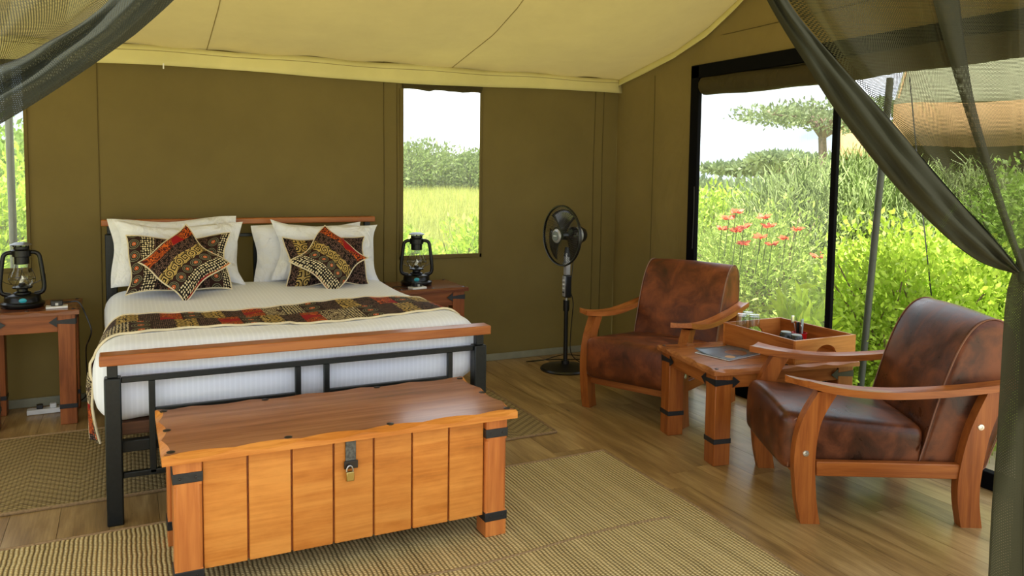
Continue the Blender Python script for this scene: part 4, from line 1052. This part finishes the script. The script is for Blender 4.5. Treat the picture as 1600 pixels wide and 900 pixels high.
# left curtain, nearer
YL = .92
cul = thing('mesh_curtain', 'dark olive mesh curtain swept up at the upper left, close to the camera', 'curtain', (0, 0, 0))
lowl = [(330, -60), (272, 0), (222, 45), (195, 66), (130, 112), (60, 158), (0, 194), (-70, 232), (-150, 262)]
uppl = [(215, -60), (170, 0), (140, 26), (112, 45), (70, 68), (32, 90), (-20, 110), (-90, 150), (-160, 240)]
def bandl(u, v):
    a, b_ = spline(lowl, v), spline(uppl, v); q = u*3; k = int(min(q, 2.999)); f = q-k; f = f if k % 2 == 0 else 1-f
    return at(lerp(a[0], b_[0], f), lerp(a[1], b_[1], f), 'y', YL+.012*k-.025*math.sin(f*PI)+.007*math.sin(f*9+v*4)+.008*math.sin(f*16+v*6))
sheet(bandl, 36, 60, 'gathered_edge', MAT['meshG'], cul, .36, .62)
def fanl(u, v):
    a = spline(uppl, v); T = (lerp(215, -260, u), -60); K = (-160-u*20, 240-u*10)
    x = lerp(T[0], K[0], v); y = lerp(T[1], K[1], v)-10*math.sin(v*PI)*(1-u); w_ = max(0, 1-u/.3)**1.2
    x = lerp(x, a[0], w_); y = lerp(y, a[1], w_)
    return at(x, y, 'y', YL+.035+.022*math.sin(u*2*PI*3.2)*(1-.5*v))
sheet(fanl, 110, 50, 'spread_cloth', MAT['meshL'], cul, .62, .6)

# ------------------------------------------------------------------ outdoors
pole = MB().tube([at(1391, 122, 'x', 4.35), at(1349, 560, 'x', 4.35), at(1332, 742, 'x', 4.35)], .022, 12).build('awning_pole', MAT['pole']); tag(pole, 'grey-green metal pole standing outside the right opening of the tent', 'pole')
b = at(1332, 742, 'x', 4.35)
pole2 = MB().tube([(at(13, 180, 'y', 6.3).x, 6.3, 2.5), (at(13, 180, 'y', 6.3).x+.01, 6.3, -.45)], .024, 12).build('awning_pole', MAT['pole']); tag(pole2, 'dark tent pole outside the left back window, behind the left lantern', 'pole')
gr_ = MB().tube([at(1421, 120, 'x', 4.9), at(1438, 300, 'x', 4.9), at(1456, 470, 'x', 4.9), at(1468, 640, 'x', 4.9)], .0045, 5).build('guy_rope', MAT['rope']); tag(gr_, 'thin dark guy rope outside the right opening, in front of the leafy bush', 'rope')

GZ = -.45
def gpt(px, dist):   # ground point under a viewing direction
    d = ray(px, 300); d = Vector((d.x, d.y, 0)).normalized(); return Vector((d.x*dist, d.y*dist, GZ))
def leaves(m, n, ctr, ext, ls, rnd, up=.4, asp=.45, shell=.55, flat=False):
    for _ in range(n):
        d = Vector((rnd.gauss(0, 1), rnd.gauss(0, 1), rnd.gauss(0, 1)))
        if d.length < .01: continue
        d.normalize(); r = lerp(shell, 1, rnd.random()**.6)*(1+.10*math.sin(d.x*7+ctr[0]*3)+.10*math.sin(d.z*6+d.y*5))
        p = Vector((ctr[0]+d.x*ext[0]*r, ctr[1]+d.y*ext[1]*r, ctr[2]+d.z*ext[2]*r))
        if p.z < GZ: p.z = GZ+rnd.random()*.1
        a = (d*.6+Vector((rnd.gauss(0, .6), rnd.gauss(0, .6), rnd.gauss(up, .5)))).normalized(); s = a.orthogonal().normalized()
        s.rotate(mathutils.Quaternion(a, rnd.uniform(0, 6.28))); L = ls*rnd.uniform(.6, 1.3); w2 = L*asp/2
        m.add([p, p+a*L*.45+s*w2, p+a*L, p+a*L*.45-s*w2], [(0, 1, 2, 3)])
def stems(m, base, ctr, ext, n, r0, rnd, steps=5):
    for _ in range(n):
        d = Vector((rnd.gauss(0, 1), rnd.gauss(0, 1), rnd.random()*1.2)); d.normalize()
        e = Vector((ctr[0]+d.x*ext[0]*.8, ctr[1]+d.y*ext[1]*.8, ctr[2]+d.z*ext[2]*.8)); b0 = Vector(base)+Vector((rnd.gauss(0, .05), rnd.gauss(0, .05), 0))
        mid = (b0+e)/2+Vector((rnd.gauss(0, .1), rnd.gauss(0, .1), .15*ext[2]))
        m.tube([b0, (b0*.6+mid*.4)+Vector((0, 0, .05)), mid, e], [r0, r0*.7, r0*.5, r0*.2], 5, caps=False)
def bush(label, px, dist, w_, h_, n, ls, mat, seed, asp=.45, up=.4, blobs=5, shell=.45, name='bush', cat='bush', group=None, dep=None):
    rnd = random.Random(seed); g = gpt(px, dist); t = thing(name, label, cat, tuple(g), 0, group)
    m = MB(); s_ = MB(); inv = Vector(g)
    for k in range(blobs):
        a = rnd.uniform(0, 6.28); rr = rnd.uniform(0, .55)*(k > 0); f = rnd.uniform(.5, .75)
        c = Vector((math.cos(a)*rr*w_/2, math.sin(a)*rr*(dep or w_)/2, h_*rnd.uniform(.38, .62))); e = (w_/2*f, (dep or w_)/2*f, min(h_*f*.62, h_-c.z))
        cc = Vector(g)+c
        mm = MB(); leaves(mm, n//blobs, cc, e, ls, rnd, up, asp, shell); m.add([Vector(v)-inv for v in mm.v], mm.f)
        ss = MB(); stems(ss, g, cc, e, 5, .02*h_**.5, rnd); s_.add([Vector(v)-inv for v in ss.v], ss.f)
    m.build('foliage', mat, t, smooth=0, kind='stuff'); s_.build('stems', MAT['bark'], t, kind='stuff')
    return t
def pencil_bush(label, px, dist, w_, h_, n, seed, mat):
    rnd = random.Random(seed); g = gpt(px, dist); t = thing('pencil_cactus', label, 'shrub', tuple(g)); m = MB()
    for _ in range(n):
        a = rnd.uniform(0, 6.28); r = rnd.random()**.5*w_/2; hh = h_*(1-.35*(2*r/w_)**2)*rnd.uniform(.55, 1)
        p = Vector((math.cos(a)*r, math.sin(a)*r, hh-rnd.uniform(.25, .6))); 
        for k in range(4):
            q = p+Vector((rnd.gauss(0, .10), rnd.gauss(0, .10), rnd.uniform(.14, .34))); q2 = q+Vector((rnd.gauss(0, .08), rnd.gauss(0, .08), rnd.uniform(.06, .2)))
            m.tube([p, q, q2], [.008, .007, .004], 3, caps=False)
    m.build('stems', mat, t, smooth=60, kind='stuff')
    s_ = MB(); stems(s_, (0, 0, 0), Vector((0, 0, h_*.5)), (w_/2, w_/2, h_*.45), 26, .04, rnd); s_.build('woody_stems', MAT['bark'], t, kind='stuff')
def flat_tree(label, px, dist, H, spread, seed, mat, n=2500, name='acacia_tree', trunk=.16, ls=.12, pads=9, group=None, fk=.32):
    rnd = random.Random(seed); g = gpt(px, dist); t = thing(name, label, 'tree', tuple(g), 0, group)
    tm = MB(); lm = MB(); fork = Vector((rnd.uniform(-.2, .2), 0, H*fk))
    tm.tube([(0, 0, 0), fork*.5+Vector((.05, 0, 0)), fork], [trunk, trunk*.85, trunk*.75], 8)
    for k in range(pads):
        a = k*2*PI/pads+rnd.uniform(-.3, .3); r = spread/2*rnd.uniform(.25, .85); top = H*rnd.uniform(.80, .97)*(1-.12*(2*r/spread))
        e = Vector((math.cos(a)*r, math.sin(a)*r, top)); m1 = fork.lerp(e, .45)+Vector((0, 0, H*.06))
        tm.tube([fork, fork.lerp(m1, .5)+Vector((0, 0, .1)), m1, e], [trunk*.6, trunk*.42, trunk*.26, trunk*.06], 6)
        for j in range(4):
            f = m1.lerp(e, rnd.random()); tm.tube([f, f+Vector((rnd.uniform(-.5, .5), rnd.uniform(-.5, .5), rnd.uniform(.1, .4)))*spread*.12], [trunk*.14, trunk*.03], 4)
        leaves(lm, n//pads, e, (spread*.20, spread*.20, H*.055), ls, rnd, .3, .5, .2)
    tm.build('trunk', MAT['bark'], t); lm.build('foliage', mat, t, smooth=0, kind='stuff')
# right opening
pencil_bush('tall grey-green pencil cactus thicket outside the right opening, behind the zip strip', 1345, 11.2, 3.3, 2.30, 4200, 3, MAT['sage'])
pencil_bush('grey-green pencil cactus further right, seen through the mesh curtain', 1520, 10.5, 2.6, 2.1, 2200, 13, MAT['sage'])
bush('mid-green bush carrying the orange flower heads outside the gauze door', 1190, 9.0, 2.5, 1.72, 18000, .065, MAT['lime2'], 4, .3, blobs=8)
bush('light green bush at the left edge of the gauze door behind the rust armchair', 1085, 11.5, 2.4, 1.95, 7000, .10, MAT['lime'], 41, .35, blobs=6)
bush('dense lime-green leafy bush outside behind the dark armchair', 1455, 6.6, 2.2, 1.62, 24000, .052, MAT['lime'], 5, .55, blobs=9)
bush('lime-green leafy bush just right of the metal pole outside', 1362, 7.4, 1.5, 1.55, 14000, .052, MAT['lime'], 6, .55, blobs=6)
bush('leafy green bush seen through the mesh curtain at the right edge', 1590, 7.2, 2.0, 2.1, 16000, .058, MAT['leaf'], 7, .5, blobs=7)
bush('young bright plant with long drooping leaves beside the serving tray, outside', 1256, 5.7, .60, 1.22, 900, .20, MAT['neon'], 8, .24, .1, 4, .2, name='garden_plant', cat='plant')
bush('pale shrub low at the left of the gauze door, behind the armchair back', 1120, 8.6, 1.3, .95, 3500, .08, MAT['grass'], 9, .35, blobs=4)
rnd = random.Random(21); fl_px = [(1150, 332, 'topmost orange flower head of the cluster outside the gauze door'), (1139, 342, 'orange flower head just below and left of the topmost one in the gauze door'),
    (1193, 340, 'orange flower head right of the topmost one, above the middle of the cluster'), (1128, 358, 'leftmost orange flower head of the cluster outside the gauze door'),
    (1151, 361, 'left one of two touching orange flower heads in the left half of the cluster'), (1162, 355, 'right one of two touching orange flower heads in the left half of the cluster'),
    (1200, 354, 'orange flower head at the very middle of the cluster outside the gauze door'), (1245, 359, 'rightmost bright orange flower head of the cluster outside the gauze door'),
    (1188, 371, 'orange flower head just below the middle one of the cluster'), (1228, 373, 'orange flower head just below and left of the rightmost one'),
    (1162, 381, 'lowest orange flower head on the left side of the cluster'), (1206, 382, 'lowest orange flower head on the right side of the cluster'), (1279, 402, 'lone orange flower head away from the cluster, beside the black zip strip')]
for i, (px, py, lab) in enumerate(fl_px):
    c = atd(px, py, 7.35+rnd.random()*.2); m = MB()
    for k in range(18):
        a = rnd.uniform(0, 6.28); d = Vector((math.cos(a), math.sin(a), rnd.uniform(-.1, .6))); s = d.orthogonal().normalized()
        L = rnd.uniform(.05, .085); m.add([c, c+d*L*.5+s*.018, c+d*L, c+d*L*.5-s*.018], [(0, 1, 2, 3)])
    o = m.build('flower_head', MAT['flower'], smooth=0); MB().tube([c, c+Vector((0, .05, -.35))], .004, 4).build('stem', MAT['olive'], o); tag(o, lab, 'flower', 'orange flower heads outside the gauze door')
flat_tree('large flat-topped acacia with bare trunk beyond the gauze door', 1290, 22, 4.25, 5.2, 31, MAT['acac'], 5200, trunk=.13, ls=.12, pads=14, fk=.68)
flat_tree('low acacia on the horizon left of the large acacia, through the gauze door', 1185, 52, 2.5, 7, 32, MAT['far'], 3500, trunk=.25, ls=.5)
flat_tree('rounded acacia on the horizon just left of the big trunk', 1245, 45, 3.1, 6.5, 33, MAT['far'], 3500, trunk=.25, ls=.45)
for i, (px, dist, w_, h_, mt, lab) in enumerate(((1110, 22, 6, 1.9, 'far', 'distant scrub bush at the left of the gauze door horizon'), (1210, 28, 7, 1.9, 'olive', 'distant scrub bush under the low acacia'), (1300, 18, 5, 2.0, 'far', 'distant scrub bush behind the big acacia trunk'), (1400, 16, 4, 2.1, 'olive', 'distant bush behind the metal pole'), (1520, 15, 3.5, 2.0, 'leaf', 'distant bush behind the mesh curtain on the right'))):
    bush(lab, px, dist, w_, h_, 4500, .24, MAT[mt], 50+i, .5, blobs=7)
# back window
for i, (px, dist, w_, h_, mt, lab, n, ls) in enumerate((
    (640, 60, 8, 4.1, 'olive', 'tall grey-green thorn bush at the left of the back window', 5500, .34),
    (690, 66, 8, 3.4, 'acac', 'dark flat thorn bush at the centre of the back window', 5500, .34),
    (738, 60, 8, 3.7, 'olive', 'olive thorn bush at the right of the back window', 5500, .34),
    (700, 85, 26, 3.6, 'far', 'hazy far thicket behind the back window bushes', 6000, .6),
    (738, 9.8, 1.25, 1.42, 'lime', 'bright leafy shrub low at the right of the back window', 3200, .10),
    (643, 9.5, 1.0, 1.36, 'lime', 'bright leafy shrub low at the left of the back window, behind the lantern', 2800, .10),
    (20, 9.5, 2.2, 2.15, 'lime', 'bright green bush outside the left back window', 9000, .10),
    (-30, 14, 4.0, 2.7, 'leaf', 'larger green bush behind the one in the left back window', 6000, .16),
    (60, 16, 4.0, 2.6, 'leaf', 'green bush right behind the edge of the left back window', 5000, .16))):
    bush(lab, px, dist, w_, h_, n, ls, MAT[mt], 70+i, .4, blobs=6)
def tuft(m, p, n, h, rnd, sp=.12):
    for _ in range(n):
        b0 = p+Vector((rnd.gauss(0, sp), rnd.gauss(0, sp), 0)); l = Vector((rnd.gauss(0, .35), rnd.gauss(0, .35), 1)).normalized()*h*rnd.uniform(.6, 1.2); s = l.orthogonal().normalized()*h*.022
        s.rotate(mathutils.Quaternion((0, 0, 1), rnd.uniform(0, 6))); m.add([b0-s, b0+s, b0+l], [(0, 1, 2)])
rnd = random.Random(5); m = MB()
for _ in range(3600):
    px = rnd.choice((rnd.uniform(610, 770), rnd.uniform(1060, 1620), rnd.uniform(-40, 60))); d = rnd.uniform(1, 1); dist = rnd.uniform(6.2, 26)
    if 1335 < px < 1400 and dist < 7: continue
    tuft(m, gpt(px, dist), 14, .22 if dist < 10 else .40, rnd, .12 if dist < 10 else .3)
for _ in range(2600):
    dist = 8+rnd.random()**1.3*60; tuft(m, gpt(rnd.uniform(615, 765), dist), 10, .45+dist*.008, rnd, .3+dist*.01)
gg = m.build('wild_grass', MAT['grass'], smooth=0); tag(gg, 'yellow-green wild grass covering the ground around the tent', 'grass', kind='stuff')
m = MB(); c = gpt(1372, 6.2)
m.grid(20, 20, lambda u, v: (c.x+lerp(-1.4, 1.2, u), c.y+lerp(-2.2, 1.2, v), GZ+.004+.01*math.sin(u*9)*math.sin(v*7)))
struct(m.build('dirt_path', MAT['dirt']))
m = MB(); c = gpt(700, 9.2)
m.grid(10, 10, lambda u, v: (c.x+lerp(-.6, .6, u), c.y+lerp(-1, 1, v), GZ+.004+.01*math.sin(u*9)*math.sin(v*7))); struct(m.build('dirt_patch', MAT['dirt']))
# neighbouring tents
def far_tent(label, px, dist, W, D, H, he, val, rz, fly, wall_, eave=.5):
    g = gpt(px, dist); t = thing('safari_tent', label, 'tent', tuple(g), rz)
    def roof(u, v):
        x = lerp(-W/2, W/2, u); a = abs(v*2-1); y = lerp(-D/2-eave, D/2+eave, v); z = lerp(H, he, a)-.08*math.sin(a*PI); return (x, y, z)
    MB().grid(20, 20, roof).build('fly_roof', fly, t, smooth=60, solid=.02)
    for s in (-1, 1): MB().grid(20, 2, lambda u, v: (lerp(-W/2, W/2, u), s*(D/2+eave), he-val*v+.015*math.sin(u*30))).build('valance', wall_, t, solid=.01)
    for s in (-1, 1): MB().prism([(-D/2, 0), (D/2, 0), (D/2+eave, he), (0, H-.03), (-D/2-eave, he)], s*(W/2-.03), s*(W/2-.05), 'x').build('gable_wall', wall_, t)
    MB().bx(-W/2+.06, W/2-.06, -D/2, D/2, 0, he*.95).build('tent_wall', MAT['tentD'], t)
    for sx in (-1, 1):
        for sy in (-1, 1): MB().tube([(sx*(W/2-.1), sy*(D/2+eave*.9), 0), (sx*(W/2-.1), sy*(D/2+eave*.9), he)], .04, 8).build('tent_pole', MAT['pole'], t)
    return t
far_tent('large safari tent with grey-green fly and tan valance, seen through the right mesh curtain', 1800, 14.5, 6.2, 3.6, 4.5, 2.92, .58, rad(-58), MAT['tentG'], MAT['tentT'])
far_tent('ochre roof of a farther safari tent beyond the pencil cactus', 1366, 30, 2.4, 3, 3.75, 2.75, .3, rad(-45), MAT['tentT'], MAT['tentT'])
